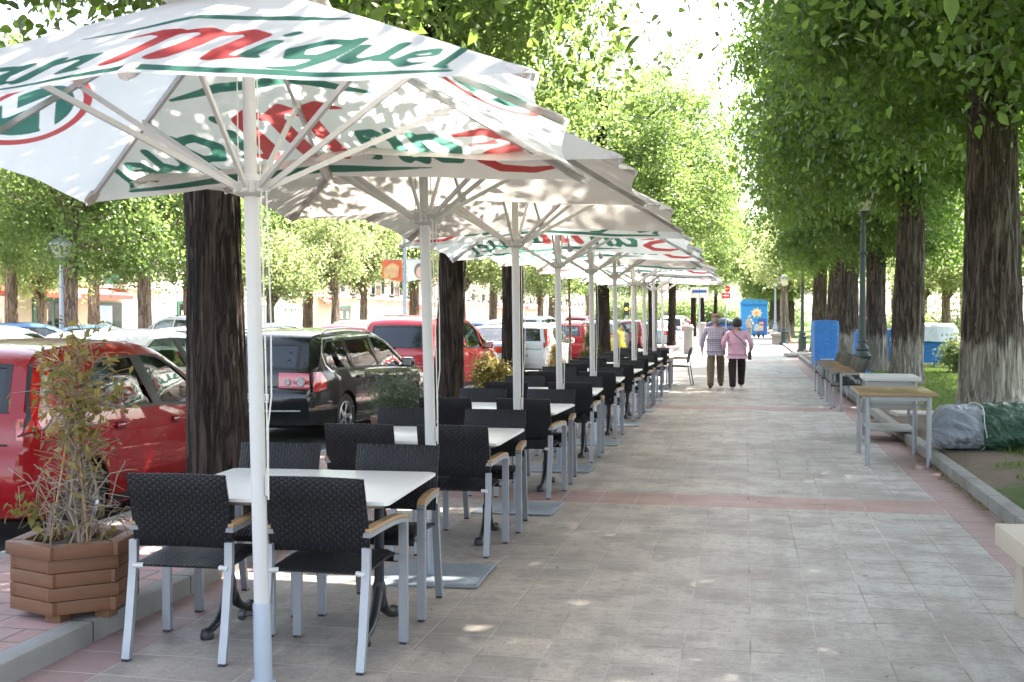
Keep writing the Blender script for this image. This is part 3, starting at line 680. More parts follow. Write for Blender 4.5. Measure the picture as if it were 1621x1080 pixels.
class Car:
    """body shell lofted from a side profile; local +Y is forwards, z=0 the road"""
    def __init__(s, spec):
        s.__dict__.update(spec); s.top = catmull(spec['top'], 6)
        s.y0 = min(p[0] for p in s.top); s.y1 = max(p[0] for p in s.top)
    def belt(s, y): return s.bz[0] + (s.bz[1] - s.bz[0]) * (y - s.y0) / (s.y1 - s.y0)
    def toptz(s, y):
        for (a, b), (c, d) in zip(s.top[:-1], s.top[1:]):
            if a <= y <= c and c > a: return b + (d - b) * (y - a) / (c - a)
        return s.top[0][1] if y < s.y0 else s.top[-1][1]
    def hw(s, y, z):
        h = s.W / 2; zb = s.belt(y)
        if z > zb: h -= .02 + s.tumble * (z - zb) + .10 * max(0, z - zb - .1) ** 2
        else:
            h -= .035 * ((z - .62) / .35) ** 2 if z < .62 else .02 * ((z - .62) / max(.1, zb - .62)) ** 2
            h += .012 * math.exp(-((z - zb + .16) / .05) ** 2)
        for e, L in ((s.y0, .85), (s.y1, 1.0)):
            q = max(0, 1 - abs(y - e) / L); h -= s.plan * q ** 2
        dist = s.toptz(y) - z; r_ = .075
        if z > zb and dist < r_: q = 1 - max(0, dist) / r_; h -= r_ * (1 - math.sqrt(max(0, 1 - q * q * .98)))
        elif dist < r_ * .6: q = 1 - max(0, dist) / (r_ * .6); h -= r_ * .6 * (1 - math.sqrt(max(0, 1 - q * q * .98)))
        return h
    def warp(s, x, y, z):
        f = 0
        for e, L in ((s.y0, 1.0), (s.y1, 1.1)):
            q = max(0, 1 - abs(y - e) / L); f += (-1 if e > 0 else 1) * s.bow * q * (x / (s.W / 2)) ** 2
        return Vector((x, y + f, z))
    def side(s, y, z, sg, off=0.0): return s.warp(sg * (s.hw(y, z) + off), y, z)
    def side_patch(s, mb, poly, off, sides=(1, -1), step=.12, mi=0, holes=()):
        v, t = fill2d(poly, holes, step)
        for sg in sides: mb.add([s.side(p.x, p.y, sg, off) for p in v], t, mi)
    def ribbon(s, mb, pts, wd, off, sides=(1, -1), closed=False, mi=0):
        n = len(pts); P = [Vector(p) for p in pts]
        for sg in sides:
            vs = []; fs = []
            for i in range(n):
                a = P[i - 1] if (i or closed) else P[i]; b = P[(i + 1) % n] if (i < n - 1 or closed) else P[i]
                t = (b - a).normalized(); nn = Vector((-t.y, t.x)) * wd / 2
                for k in (-1, 1): q = P[i] + nn * k; vs.append(s.side(q.x, q.y, sg, off))
            for i in range(n if closed else n - 1): j = (i + 1) % n; fs.append((2 * i, 2 * i + 1, 2 * j + 1, 2 * j))
            mb.add(vs, fs, mi)
    def strip_pt(s, i, u, off=0.0):
        y, z = s.top[i]; h = s.hw(y, z) ; a = s.top[max(i - 1, 0)]; b = s.top[min(i + 1, len(s.top) - 1)]
        t = Vector((b[0] - a[0], b[1] - a[1])).normalized(); nr = Vector((-t.y, t.x))
        if nr.y < -.2: nr = -nr
        cr = s.crown * (1 - u * u)
        return s.warp(u * h, y + nr.x * (cr + off), z + nr.y * (cr + off))
    def idx(s, cond):
        return [i for i, p in enumerate(s.top) if cond(p)]
    def strip_patch(s, mb, i0, i1, u0, u1, off, nu=8, mi=0, inset=None):
        vs = []; fs = []; n = i1 - i0 + 1
        for i in range(i0, i1 + 1):
            for k in range(nu + 1):
                u = u0 + (u1 - u0) * k / nu; vs.append(s.strip_pt(i, u, off))
        for i in range(n - 1):
            for k in range(nu): fs.append((i * (nu + 1) + k, i * (nu + 1) + k + 1, (i + 1) * (nu + 1) + k + 1, (i + 1) * (nu + 1) + k))
        mb.add(vs, fs, mi)
    def near(s, y, rear): # index of the profile point closest to y on that half
        c = [(abs(p[0] - y), i) for i, p in enumerate(s.top)]; return min(c)[1]
    def build(s, name, label, paintm, glass=None, wheel_n=5, plate=None, roof_dirt=False, detail=True):
        glass = glass or GLASS
        t = thing(name, label, 'car')
        # side outline: along the top then back along the sill with the two arches
        low = []
        ra = s.wr + .045
        for yc in (s.ax[1], s.ax[0]):
            low.append((yc + ra, s.sill))
            for k in range(0, 15): an = PI * k / 14; low.append((yc + ra * math.cos(an), max(s.sill, s.wr + ra * math.sin(an))))
            low.append((yc - ra, s.sill))
        lw = []
        for p in low:
            if not lw or (Vector(p) - Vector(lw[-1])).length > .004: lw.append(p)
        outline = list(s.top) + [(s.y1 - .05, s.sill + .06)] + lw + [(s.y0 + .05, s.sill + .08)]
        wins = s.windows
        m = MB(); v, tr = fill2d(outline, wins, .10)
        for sg in (1, -1): m.add([s.side(p.x, p.y, sg) for p in v], tr)
        rw, fw = s.rear_glass, s.front_glass
        ir = (s.near(rw[0], 1), s.near(rw[1], 1)); jf = (s.near(fw[0], 0), s.near(fw[1], 0)); gu = .84
        us = [-1, -.93, -gu, -.6, -.3, 0, .3, .6, gu, .93, 1]
        vs = [s.strip_pt(i, u) for i in range(len(s.top)) for u in us]; fs = []; nu = len(us)
        for i in range(len(s.top) - 1):
            for k in range(nu - 1):
                if abs(us[k] + us[k + 1]) / 2 < gu and ((ir[0] <= i < ir[1]) or (jf[0] <= i < jf[1])): continue
                fs.append((i * nu + k, i * nu + k + 1, (i + 1) * nu + k + 1, (i + 1) * nu + k))
        m.add(vs, fs)
        for e, q in ((0, s.y0 + .05), (len(s.top) - 1, s.y1 - .05)):           # lower ends of the bumpers
            z = s.sill + .07; vs = [s.strip_pt(e, u) for u in us] + [s.warp(u * s.hw(q, z), q, z) for u in us] + [s.warp(u * s.hw(q, z) * .95, q + (.25 if e == 0 else -.25), s.sill) for u in us]
            m.add(vs, [(r_ * nu + k, r_ * nu + k + 1, (r_ + 1) * nu + k + 1, (r_ + 1) * nu + k) for r_ in range(2) for k in range(nu - 1)])
        bo = m.obj('body', paintm, t, 38)
        # dark floor, wheel wells, seats
        m = MB(); m.add([(-s.W / 2 + .12, s.y0 + .25, s.sill + .02), (s.W / 2 - .12, s.y0 + .25, s.sill + .02), (s.W / 2 - .12, s.y1 - .25, s.sill + .02), (-s.W / 2 + .12, s.y1 - .25, s.sill + .02)], [(0, 1, 2, 3)])
        for yc in s.ax:
            for sg in (1, -1):
                pr = [(yc + ra * 1.01 * math.cos(PI * k / 12), s.wr + ra * 1.01 * math.sin(PI * k / 12)) for k in range(13)]
                vs = [(sg * (s.hw(y, z) - .006), y, z) for y, z in pr] + [(sg * (s.W / 2 - .34), y, z) for y, z in pr]
                m.add(vs, [(k, k + 1, k + 14, k + 13) for k in range(12)] + [tuple(range(13, 26))])
        m.add([(-s.W / 2 + .15, s.y0 + .3, s.bz[0] - .12), (s.W / 2 - .15, s.y0 + .3, s.bz[0] - .12), (s.W / 2 - .15, s.y0 + .95, s.bz[0] - .12), (-s.W / 2 + .15, s.y0 + .95, s.bz[0] - .12)], [(0, 1, 2, 3)])
        m.add([(-s.W / 2 + .12, fw[0] - .25, s.belt(fw[0]) - .06), (s.W / 2 - .12, fw[0] - .25, s.belt(fw[0]) - .06), (s.W / 2 - .16, fw[1] , s.belt(fw[1]) - .03), (-s.W / 2 + .16, fw[1], s.belt(fw[1]) - .03)], [(0, 1, 2, 3)])
        m.obj('cabin_floor', WELL, t)
        zc = s.belt(0)
        for yy in s.seats:
            for sg in (-1, 1):
                m = MB(); m.box((sg * .36, yy, zc - .26), (.48, .12, .62), Matrix.Rotation(R(12), 3, 'X'), bev=.04); m.box((sg * .36, yy + .22, zc - .50), (.48, .5, .14), bev=.04)
                so_ = m.obj('car_seat', SEATM, t, 50)
                m = MB(); m.box((sg * .36, yy - .10, zc + .17), (.26, .08, .17), Matrix.Rotation(R(10), 3, 'X'), bev=.03); m.obj('head_rest', SEATM, so_, 50)
        # glazing
        for wn in wins:
            for sg in (1, -1):
                m = MB(); s.side_patch(m, offset_poly(wn, -.004), -.010, (sg,), .2); m.obj('side_window', glass, t, 30)
        for wn in wins:
            for sg in (1, -1): m = MB(); s.ribbon(m, offset_poly(wn, .004), .028, .003, (sg,), True); m.obj('window_seal', TRIM, t)
        if s.chrome:
            for sg in (1, -1): m = MB(); s.ribbon(m, s.chrome, .024, .007, (sg,)); m.obj('window_trim', CHROME, t)
        if s.pillar:
            for sg in (1, -1): m = MB(); s.side_patch(m, s.pillar, .004, (sg,), .1); m.obj('door_pillar', TRIM, t)
        m = MB(); s.strip_patch(m, ir[0], ir[1], -gu, gu, -.004, 10); m.obj('rear_window', TINT if s.tint_rear else glass, t, 40)
        m = MB()
        for a, b in ((ir[0], ir[0] + 1), (ir[1] - 1, ir[1])): s.strip_patch(m, a, b, -gu, gu, .003, 10)
        for u0, u1 in ((-gu, -gu + .07), (gu - .07, gu)): s.strip_patch(m, ir[0], ir[1], u0, u1, .003, 2)
        m.obj('rear_window_seal', TRIM, t)
        m = MB(); s.strip_patch(m, jf[0], jf[1], -gu, gu, -.004, 10); m.obj('windscreen', glass, t, 40)
        # doors drawn by their gaps, handles, mirrors
        for dr in s.doors:
            for sg in (1, -1): m = MB(); s.ribbon(m, dr, .013, .0025, (sg,)); m.obj('door_gap', SEAM, t)
        if s.hatch_seam:
            i0, i1 = s.near(s.hatch_seam[0], 1), s.near(s.hatch_seam[1], 1); m = MB()
            uu = [s.hatch_u * (q / 8 - 1) for q in range(17)]; m.add([s.strip_pt(i0, u, .004) for u in uu] + [s.strip_pt(i0, u, .004) + Vector((0, 0, .014)) for u in uu], [(q, q + 1, q + 18, q + 17) for q in range(16)])
            m.obj('tailgate_gap', SEAM, t)
        for hy, hz_ in s.handles:
            for sg in (1, -1):
                m = MB(); p = s.side(hy, hz_, sg, .022); m.box(p, (.028, .19, .03), bev=.011); m.box(s.side(hy, hz_ - .005, sg, .002), (.012, .13, .055), bev=.005, mi=1); m.obj('door_handle', [paintm, SEAM], t, 50)
        for sg in (1, -1):
            m = MB(); p = s.side(s.mirror, s.belt(s.mirror) + .07, sg, .13); m.box(p, (.20, .12, .15), (0, 0, -sg * .15), bev=.045); m.box(p - Vector((sg * .10, -.01, .06)), (.12, .05, .04), mi=1)
            m.box(p - Vector((0, .064, 0)), (.15, .008, .10), (0, 0, -sg * .15), mi=2); m.obj('wing_mirror', [paintm, TRIM, CHROME], t, 50)
        # lamps
        for sg in (1, -1):
            m = MB(); m_i = 0
            s.side_patch(m, s.tail, .006, (sg,), .06)
            m.obj('tail_light', LRED, t, 40); tl = CH[t.name][-1]
            mm = MB(); s.ribbon(mm, offset_poly(s.tail, -.004), .012, .008, (sg,), True); mm.obj('lamp_seal', TRIM, tl)
            if s.tail_in:
                for ti, mt in s.tail_in:
                    mm = MB(); s.side_patch(mm, ti, .011, (sg,), .05); mm.obj('lamp_lens', mt, tl, 40)
            mm = MB(); i0, i1 = s.near_z(s.tail_strip[0]), s.near_z(s.tail_strip[1]); s.strip_patch(mm, i0, i1, sg * s.tail_strip[2], sg * .995, .006, 4); mm.obj('lamp_lens', LRED, tl, 40)
            if s.tail_round:
                for (uu, zz, rr) in s.tail_round:
                    i = s.near_z(zz); p = s.strip_pt(i, sg * uu, .010); mm = MB(); mm.lathe([(rr, -.006), (rr, .012), (rr * .8, .02), (rr * .7, .012), (0.001, .012)], 20, p, M=Matrix.Rotation(PI / 2, 3, 'X')); mm.obj('lamp_lens', LCLR, tl, 40)
            m = MB(); s.side_patch(m, s.head, .006, (sg,), .08); j0, j1 = s.near_zf(s.head_strip[1]), s.near_zf(s.head_strip[0]); s.strip_patch(m, min(j0, j1), max(j0, j1), sg * .58, sg * .99, .006, 4); m.obj('headlight', LCLR, t, 40)
        m = MB(); j0, j1 = s.near_zf(.62), s.near_zf(.46); s.strip_patch(m, min(j0, j1), max(j0, j1), -.5, .5, .005, 6); m.obj('grille', TRIM, t)
        # lower trim, plate, wiper, aerial
        for sg in (1, -1): m = MB(); s.ribbon(m, [(s.ax[0] + ra + .02, s.sill + .05), (s.ax[1] - ra - .02, s.sill + .05)], .06, .004, (sg,)); m.obj('sill_trim', TRIM if s.dark_sill else paintm, t)
        for rear in (1, 0):
            i = s.near_z(s.plate_z) if rear else s.near_zf(.42); p = s.strip_pt(i, 0, .012); pl = MB(); pl.box(p, (.52, .012, .11)); po = pl.obj('number_plate', PLATE, t)
            sgn = -1 if rear else 1
            mm = MB(); mm.box(p + Vector((-.235 if rear else .235, sgn * .0075, 0)), (.04, .004, .104)); mm.obj('plate_band', PBLUE, po)
            txt = plate or '4172 BNJ'
            mm = MB(); draw_text(mm, txt, p + Vector((-.20 if rear else .20, sgn * .0085, -.034)), .068, 1 if rear else -1, 'Y', .0025); mm.obj('plate_letters', INK, po)
        if s.wiper:
            i = s.near(s.rear_glass[0], 1); p = s.strip_pt(i, 0, .02); q = s.strip_pt(min(i + 2, ir[1]), -.62 if s.wiper > 0 else .62, .02); m = MB(); m.tube([p, (p + q) / 2 + Vector((0, -.012, .01)), q], .011, 6); m.box(p, (.07, .05, .05), bev=.012); m.obj('rear_wiper', TRIM, t)
        if s.rails:
            for sg in (1, -1):
                m = MB(); ys = [s.rails[0] + (s.rails[1] - s.rails[0]) * k / 8 for k in range(9)]
                m.tube([s.side(y, s.toptz(y) - .02, sg, -.04) + Vector((0, 0, .055 if 0 < k < 8 else .01)) for k, y in enumerate(ys)], .014, 8); m.obj('roof_rail', CHROME if s.chrome else TRIM, t, 50)
        if s.aerial:
            i = s.near(s.aerial, 1); p = s.strip_pt(i, 0); m = MB(); m.tube([p, p + Vector((0, -.22, .26))], [.006, .002], 6); m.obj('aerial', TRIM, t)
        if s.bump_strip:
            m = MB(); i = s.near_z(s.bump_strip); s.strip_patch(m, i, i + 1, -.86, .86, .008, 8); m.obj('bumper_strip', s.bump_mat, t)
        for yc in s.ax:
            for sg in (1, -1):
                wx = sg * (s.W / 2 - .115)
                M = Matrix.Rotation(sg * PI / 2, 3, 'Y'); r0 = s.wr
                wm = MB(); wm.lathe([(r0 * .64, -.09), (r0 * .9, -.095), (r0, -.06), (r0, .06), (r0 * .94, .092), (r0 * .72, .098), (r0 * .64, .085)], 32, (wx, yc, r0), M=M, cap=False)
                wo = wm.obj('wheel', RUBBER, t, 40)
                rm = MB(); rm.lathe([(r0 * .66, .02), (r0 * .67, .088), (r0 * .63, .092), (r0 * .60, .06)], 32, (wx, yc, r0), M=M, cap=False)
                for k in range(wheel_n):
                    an = 2 * PI * k / wheel_n + .3; pp = []
                    for (rr, ww, hh) in ((.10, .05, .07), (.35, .038, .075), (.63, .055, .07)):
                        c = Vector((rr * r0 * math.cos(an), rr * r0 * math.sin(an), hh)); tn = Vector((-math.sin(an), math.cos(an), 0)) * ww * r0 * 2.1
                        pp += [c - tn, c + tn]
                    pp = [M @ q + Vector((wx, yc, r0)) for q in pp]; rm.add(pp, [(0, 1, 3, 2), (2, 3, 5, 4)])
                rm.lathe([(.001, .086), (r0 * .12, .084), (r0 * .16, .07), (r0 * .16, .03)], 16, (wx, yc, r0), M=M); rm.obj('rim', RIM, wo, 30, fix=False)
                bm_ = MB(); bm_.lathe([(r0 * .62, .0), (.001, .0)], 24, (wx, yc, r0), M=M, cap=False); bm_.obj('brake_disc', WELL, wo)
        return t
    def near_z(s, z):
        c = [(abs(p[1] - z), i) for i, p in enumerate(s.top[:len(s.top) // 2])]; return min(c)[1]
    def near_zf(s, z):
        h = len(s.top) // 2; c = [(abs(p[1] - z), i + h) for i, p in enumerate(s.top[h:])]; return min(c)[1]

# block letters from strokes (4 x 6 cell)
STK = {'A': ['0,0 2,6 4,0', '.8,2.2 3.2,2.2'], 'B': ['0,0 0,6 3,6 3.8,4.6 3,3.2 0,3.2', '3,3.2 4,1.6 3,0 0,0'], 'C': ['4,5 3,6 1,6 0,4.5 0,1.5 1,0 3,0 4,1'], 'D': ['0,0 0,6 2.4,6 4,4 4,2 2.4,0 0,0'],
       'E': ['4,6 0,6 0,0 4,0', '0,3 3,3'], 'F': ['4,6 0,6 0,0', '0,3 3,3'], 'G': ['4,5 3,6 1,6 0,4.5 0,1.5 1,0 3,0 4,1 4,2.8 2.4,2.8'], 'H': ['0,0 0,6', '4,0 4,6', '0,3 4,3'], 'I': ['2,0 2,6'], 'J': ['3.6,6 3.6,1.2 2.6,0 1,0 .2,1.2'],
       'L': ['0,6 0,0 3.8,0'], 'M': ['0,0 0,6 2,2.6 4,6 4,0'], 'N': ['0,0 0,6 4,0 4,6'], 'O': ['1,0 0,1.5 0,4.5 1,6 3,6 4,4.5 4,1.5 3,0 1,0'], 'P': ['0,0 0,6 3,6 4,4.6 3,3 0,3'], 'R': ['0,0 0,6 3,6 4,4.6 3,3 0,3', '2,3 4,0'],
       'S': ['4,5 3,6 1,6 0,4.8 1,3.3 3,2.8 4,1.4 3,0 1,0 0,1'], 'T': ['2,0 2,6', '0,6 4,6'], 'U': ['0,6 0,1.4 1,0 3,0 4,1.4 4,6'], 'V': ['0,6 2,0 4,6'], 'X': ['0,0 4,6', '0,6 4,0'], 'Y': ['0,6 2,3 4,6', '2,3 2,0'], 'Z': ['0,6 4,6 0,0 4,0'], 'K': ['0,0 0,6', '4,6 0,2.6', '1.4,3.6 4,0'], 'W': ['0,6 1,0 2,4 3,0 4,6'],
       '0': ['1,0 0,1.5 0,4.5 1,6 3,6 4,4.5 4,1.5 3,0 1,0'], '1': ['.8,4.8 2,6 2,0'], '2': ['0,5 1,6 3,6 4,4.6 0,0 4,0'], '3': ['0,5.4 1,6 3,6 4,4.6 2,3.2 4,1.6 3,0 1,0 0,.8'], '4': ['3,0 3,6 0,2 4,2'], '5': ['4,6 .4,6 .2,3.4 3,3.6 4,2 3,0 1,0 0,1'], '6': ['3.6,6 1,4.4 0,2 1,0 3,0 4,1.6 3,3.2 .6,3'], '7': ['0,6 4,6 1.4,0'], '8': ['1,3.2 0,4.6 1,6 3,6 4,4.6 3,3.2 1,3.2 0,1.6 1,0 3,0 4,1.6 3,3.2'], '9': ['.4,0 3,1.6 4,4 3,6 1,6 0,4.4 1,3 3.6,3.2'], '-': ['.6,3 3.4,3']}
def draw_text(mb, txt, org, h, dirx=1, face='Y', depth=.004, wt=.15, mi=0):
    """stroke lettering on a wall facing -Y ('Y') or +X ('X'); org is the lower left corner"""
    k = h / 6; cur = 0.0; org = Vector(org)
    def P(a, b, o):
        return org + (Vector((dirx * a, -o * dirx, b)) if face == 'Y' else Vector((o, a, b)))
    for ch in txt:
        if ch == ' ': cur += 3 * k; continue
        for st in STK.get(ch, []):
            q = [tuple(float(z) for z in p.split(',')) for p in st.split()]
            for (a, b), (c, d) in zip(q[:-1], q[1:]):
                A, B = Vector((cur + a * k, b * k)), Vector((cur + c * k, d * k)); t = (B - A).normalized(); nn = Vector((-t.y, t.x)) * h * wt / 2; t = t * h * wt * .4
                mb.add([P(*(A - t - nn), 0), P(*(B + t - nn), 0), P(*(B + t + nn), 0), P(*(A - t + nn), 0), P(*(A - t - nn), depth), P(*(B + t - nn), depth), P(*(B + t + nn), depth), P(*(A - t + nn), depth)],
                       [(4, 5, 6, 7), (0, 1, 5, 4), (2, 3, 7, 6), (1, 2, 6, 5), (3, 0, 4, 7)], mi)
        cur += 5.6 * k
    return cur

base = dict(tumble=.30, plan=.14, bow=.14, crown=.035, sill=.20, wr=.305, chrome=None, pillar=None, tail_in=None, tail_round=None, rails=None, aerial=None, bump_strip=None, bump_mat=CHROME, hatch_seam=None, hatch_u=.8, wiper=0, tint_rear=False, dark_sill=True, plate_z=.62)
HATCH = dict(base, W=1.69, ax=(-1.27, 1.24), bz=(1.02, .86),
    top=[(-2.02, .42), (-2.03, .56), (-2.0, .70), (-1.955, .78), (-1.93, .92), (-1.88, 1.03), (-1.79, 1.20), (-1.68, 1.38), (-1.50, 1.455), (-1.1, 1.49), (-.5, 1.50), (-.05, 1.47), (.35, 1.36), (.95, 1.02), (1.12, .96), (1.6, .83), (1.88, .72), (1.98, .60), (2.02, .48), (2.0, .36)],
    windows=[[(-.98, .985), (-.20, .955), (-.36, 1.385), (-.85, 1.37), (-1.10, 1.26), (-1.14, 1.14)], [(-.06, .95), (.92, .905), (.80, .985), (.34, 1.27), (.08, 1.37), (-.22, 1.39)]],
    pillar=[(-.195, .955), (-.065, .95), (-.225, 1.39), (-.355, 1.385)], rear_glass=(-1.89, -1.70), front_glass=(.36, .97), seats=(-.95, .12),
    doors=[[(-1.0, .985), (-.88, .62), (-.70, .40), (-.12, .24), (-.10, .5), (-.12, .95)], [(-.10, .30), (.96, .30), (1.0, .6), (.95, .90)]], handles=[(-.78, .84), (.16, .81)], mirror=.74,
    tail=[(-2.0, .86), (-1.80, .90), (-1.66, 1.02), (-1.58, 1.36), (-1.69, 1.36), (-1.80, 1.18), (-1.90, .98), (-1.95, .88)], tail_in=[([(-1.86, .98), (-1.73, 1.02), (-1.70, 1.12), (-1.80, 1.10)], LORG), ([(-1.79, 1.13), (-1.69, 1.14), (-1.64, 1.28), (-1.70, 1.28)], LCLR)], tail_strip=(.82, .98, .93),
    head=[(1.35, .82), (1.70, .72), (1.95, .60), (1.93, .56), (1.60, .60), (1.42, .72)], head_strip=(.58, .72), hatch_seam=(-1.955, -1.90), hatch_u=.86, wiper=1, aerial=-1.5, bump_strip=None, tint_rear=True)
WAGON = dict(base, W=1.82, ax=(-1.35, 1.36), bz=(.98, .90), wr=.32, bow=.12, tumble=.33,
    top=[(-2.36, .44), (-2.38, .58), (-2.36, .70), (-2.31, .76), (-2.29, .92), (-2.25, 1.02), (-2.12, 1.22), (-2.02, 1.38), (-1.86, 1.45), (-1.4, 1.49), (-.6, 1.51), (0, 1.48), (.42, 1.38), (1.05, 1.02), (1.25, .96), (1.8, .86), (2.15, .74), (2.28, .62), (2.33, .48), (2.30, .36)],
    windows=[[(-1.80, .99), (-1.12, .985), (-1.20, 1.385), (-1.72, 1.375), (-1.90, 1.26), (-1.92, 1.10)], [(-1.05, .985), (-.12, .97), (-.26, 1.405), (-1.12, 1.39)], [(-.04, .965), (.98, .93), (.86, 1.02), (.42, 1.29), (.10, 1.385), (-.16, 1.405)]],
    chrome=[(.98, .905), (-.1, .945), (-1.84, .965), (-1.96, 1.05), (-1.96, 1.22), (-1.80, 1.41), (-1.2, 1.425), (-.2, 1.44), (.12, 1.42), (.44, 1.325), (.98, .99)], rear_glass=(-2.26, -2.05), front_glass=(.44, 1.07), seats=(-.85, .15),
    doors=[[(-1.08, .97), (-1.0, .62), (-.85, .40), (-.08, .26), (-.08, .95)], [(-.06, .30), (1.02, .30), (1.06, .6), (1.0, .90)]], handles=[(-.90, .86), (.18, .84)], mirror=.80,
    tail=[(-2.30, .70), (-2.02, .74), (-2.0, .86), (-2.10, .97), (-2.27, .97)], tail_strip=(.74, .95, .46), tail_round=[(.84, .84, .066), (.62, .85, .046)],
    head=[(1.55, .82), (1.95, .76), (2.22, .62), (2.18, .58), (1.80, .62), (1.60, .70)], head_strip=(.6, .72), hatch_seam=(-2.31, -2.26), hatch_u=.86, wiper=1, rails=(-1.7, .1), bump_strip=.46, tint_rear=True)
VAN = dict(base, W=1.80, ax=(-1.32, 1.38), bz=(1.04, .98), wr=.32, tumble=.20, plan=.12, bow=.16,
    top=[(-2.22, .44), (-2.25, .56), (-2.24, .68), (-2.17, .74), (-2.16, .95), (-2.13, 1.08), (-2.02, 1.32), (-1.93, 1.54), (-1.78, 1.63), (-1.3, 1.68), (-.5, 1.70), (.1, 1.66), (.55, 1.52), (1.15, 1.12), (1.4, 1.02), (1.85, .90), (2.12, .74), (2.2, .6), (2.22, .48), (2.2, .36)],
    windows=[[(-1.92, 1.05), (-1.36, 1.05), (-1.44, 1.54), (-1.78, 1.51), (-1.92, 1.30)], [(-1.28, 1.05), (-.38, 1.04), (-.46, 1.58), (-1.36, 1.55)], [(-.30, 1.04), (.66, 1.02), (.50, 1.40), (.30, 1.50), (.0, 1.575), (-.38, 1.585)], [(.74, 1.02), (1.12, 1.0), (.60, 1.36)]],
    rear_glass=(-2.14, -1.95), front_glass=(.57, 1.17), seats=(-1.0, .05),
    doors=[[(-1.30, 1.05), (-1.2, .62), (-.95, .40), (-.34, .26), (-.34, 1.03)], [(-.32, .30), (.80, .30), (.84, .7), (.72, 1.0)]], handles=[(-.55, .92), (-.12, .92)], mirror=.78,
    tail=[(-2.18, .72), (-2.04, .76), (-1.96, 1.05), (-1.92, 1.40), (-2.0, 1.36), (-2.11, 1.08), (-2.16, .92)], tail_strip=(.76, 1.04, .90),
    head=[(1.60, .90), (1.92, .80), (2.15, .66), (2.1, .6), (1.78, .68), (1.6, .78)], head_strip=(.62, .76), hatch_seam=(-2.17, -2.15), hatch_u=.86, wiper=1, rails=(-1.6, .0), bump_strip=.56, bump_mat=None, plate_z=.52, tint_rear=True)
SEDAN = dict(base, W=1.74, ax=(-1.25, 1.35), bz=(.95, .88), wr=.31,
    top=[(-2.18, .42), (-2.21, .56), (-2.19, .72), (-2.15, .88), (-2.08, .97), (-1.85, 1.0), (-1.62, 1.01), (-1.30, 1.20), (-1.0, 1.36), (-.6, 1.42), (-.1, 1.43), (.2, 1.38), (.55, 1.24), (1.0, .98), (1.2, .93), (1.8, .83), (2.1, .70), (2.2, .58), (2.23, .46), (2.2, .36)],
    windows=[[(-1.28, .98), (-.22, .955), (-.30, 1.335), (-.80, 1.32), (-1.1, 1.19)], [(-.14, .95), (.86, .92), (.52, 1.17), (.22, 1.31), (-.22, 1.34)]], rear_glass=(-1.60, -1.02), front_glass=(.56, 1.0), seats=(-.75, .18),
    doors=[[(-1.25, .97), (-.95, .45), (-.80, .26), (-.18, .26), (-.18, .94)], [(-.16, .30), (.92, .30), (.96, .6), (.88, .90)]], handles=[(-.95, .84), (.05, .82)], mirror=.70,
    tail=[(-2.14, .72), (-1.92, .74), (-1.86, .90), (-2.05, .93), (-2.12, .90)], tail_strip=(.73, .90, .55), head=[(1.5, .80), (1.85, .74), (2.15, .6), (2.1, .56), (1.7, .6)], head_strip=(.58, .70), plate_z=.60)
PICK = [(.55, .012, .014), (.0, .0, .0)]
P_RED = mat_carpaint('red_car_paint', (.26, .003, .006), 0, .03); P_RED2 = mat_carpaint('red_van_paint', (.34, .012, .022), 0, .08); P_BLK = mat_carpaint('black_car_paint', (.003, .0045, .006), 0, .015)
P_WHT = mat_carpaint('white_car_paint', (.72, .72, .71)); P_SLV = mat_carpaint('silver_car_paint', (.45, .47, .50), .5); P_BLU = mat_carpaint('blue_car_paint', (.07, .15, .30), .3); P_GRY = mat_carpaint('grey_car_paint', (.20, .22, .24), .4); P_DRD = mat_carpaint('dark_red_car_paint', (.24, .02, .03), .2); P_PBL = mat_carpaint('pale_blue_car_paint', (.30, .42, .52), .4); P_NVY = mat_carpaint('navy_car_paint', (.02, .05, .14), .2)
# near cars
G1 = 'cars parked along the planting strip'; ZR = -.12
c = dict(HATCH); car1 = Car(c).build('parked_car', 'bright red hatchback parked behind the nearest wooden planter and first tree trunk', P_RED, plate='2918 GDC'); car1['group'] = G1
car1.location = (-5.80, 9.12, ZR); car1.rotation_euler = (0, 0, R(1))
# leaves and pollen lying on its roof
c = dict(WAGON); car2 = Car(c).build('parked_car', 'glossy black estate car with chrome trim and roof rails, left of the second tree', P_BLK, plate='8306 FKL'); car2['group'] = G1
c = dict(VAN, bump_mat=P_RED2); carv = Car(c); car3 = carv.build('parked_car', 'tall red people carrier with tinted rear window and white plate, half behind the second tree', P_RED2, plate='9254 BNJ'); car3['group'] = G1
m = MB()
i = carv.near_z(.88); p0 = carv.strip_pt(i, 0, .018)
for dz in (0, .075):
    for sg in (-1, 1): m.box(p0 + Vector((sg * .055, 0, dz - .035)), (.135, .014, .034), Matrix.Rotation(sg * R(32), 3, 'Y'))
m.obj('badge', CHROME, car3)
hat2 = Car(dict(HATCH, tint_rear=False)).build('parked_car', '', P_WHT, plate='5561 DNY')
sed = Car(dict(SEDAN)).build('parked_car', '', P_SLV)
def place_car(o, X, Y, hdg): o.location = (X, Y, ZR); o.rotation_euler = (0, 0, -R(hdg))
def recolour(o, pm):
    def rec(q):
        if q.type == 'MESH':
            for i_, sl_ in enumerate(q.material_slots):
                if sl_.material and 'car_paint' in sl_.material.name or sl_.material and 'van_paint' in sl_.material.name: sl_.link = 'OBJECT'; sl_.material = pm
        for k in CH.get(q.name, []): rec(k)
    rec(o)
x, y = AT(-6.25, 17.4); place_car(car2, x, y, 4)
x, y = AT(-6.7, 25.0); place_car(car3, x, y, 7)
x, y = AT(-6.05, 33.4); place_car(hat2, x, y, 2); hat2['label'] = 'white hatchback parked beyond the red people carrier, rear towards the camera'; hat2['group'] = G1
G2 = 'cars in the further lanes of the street'
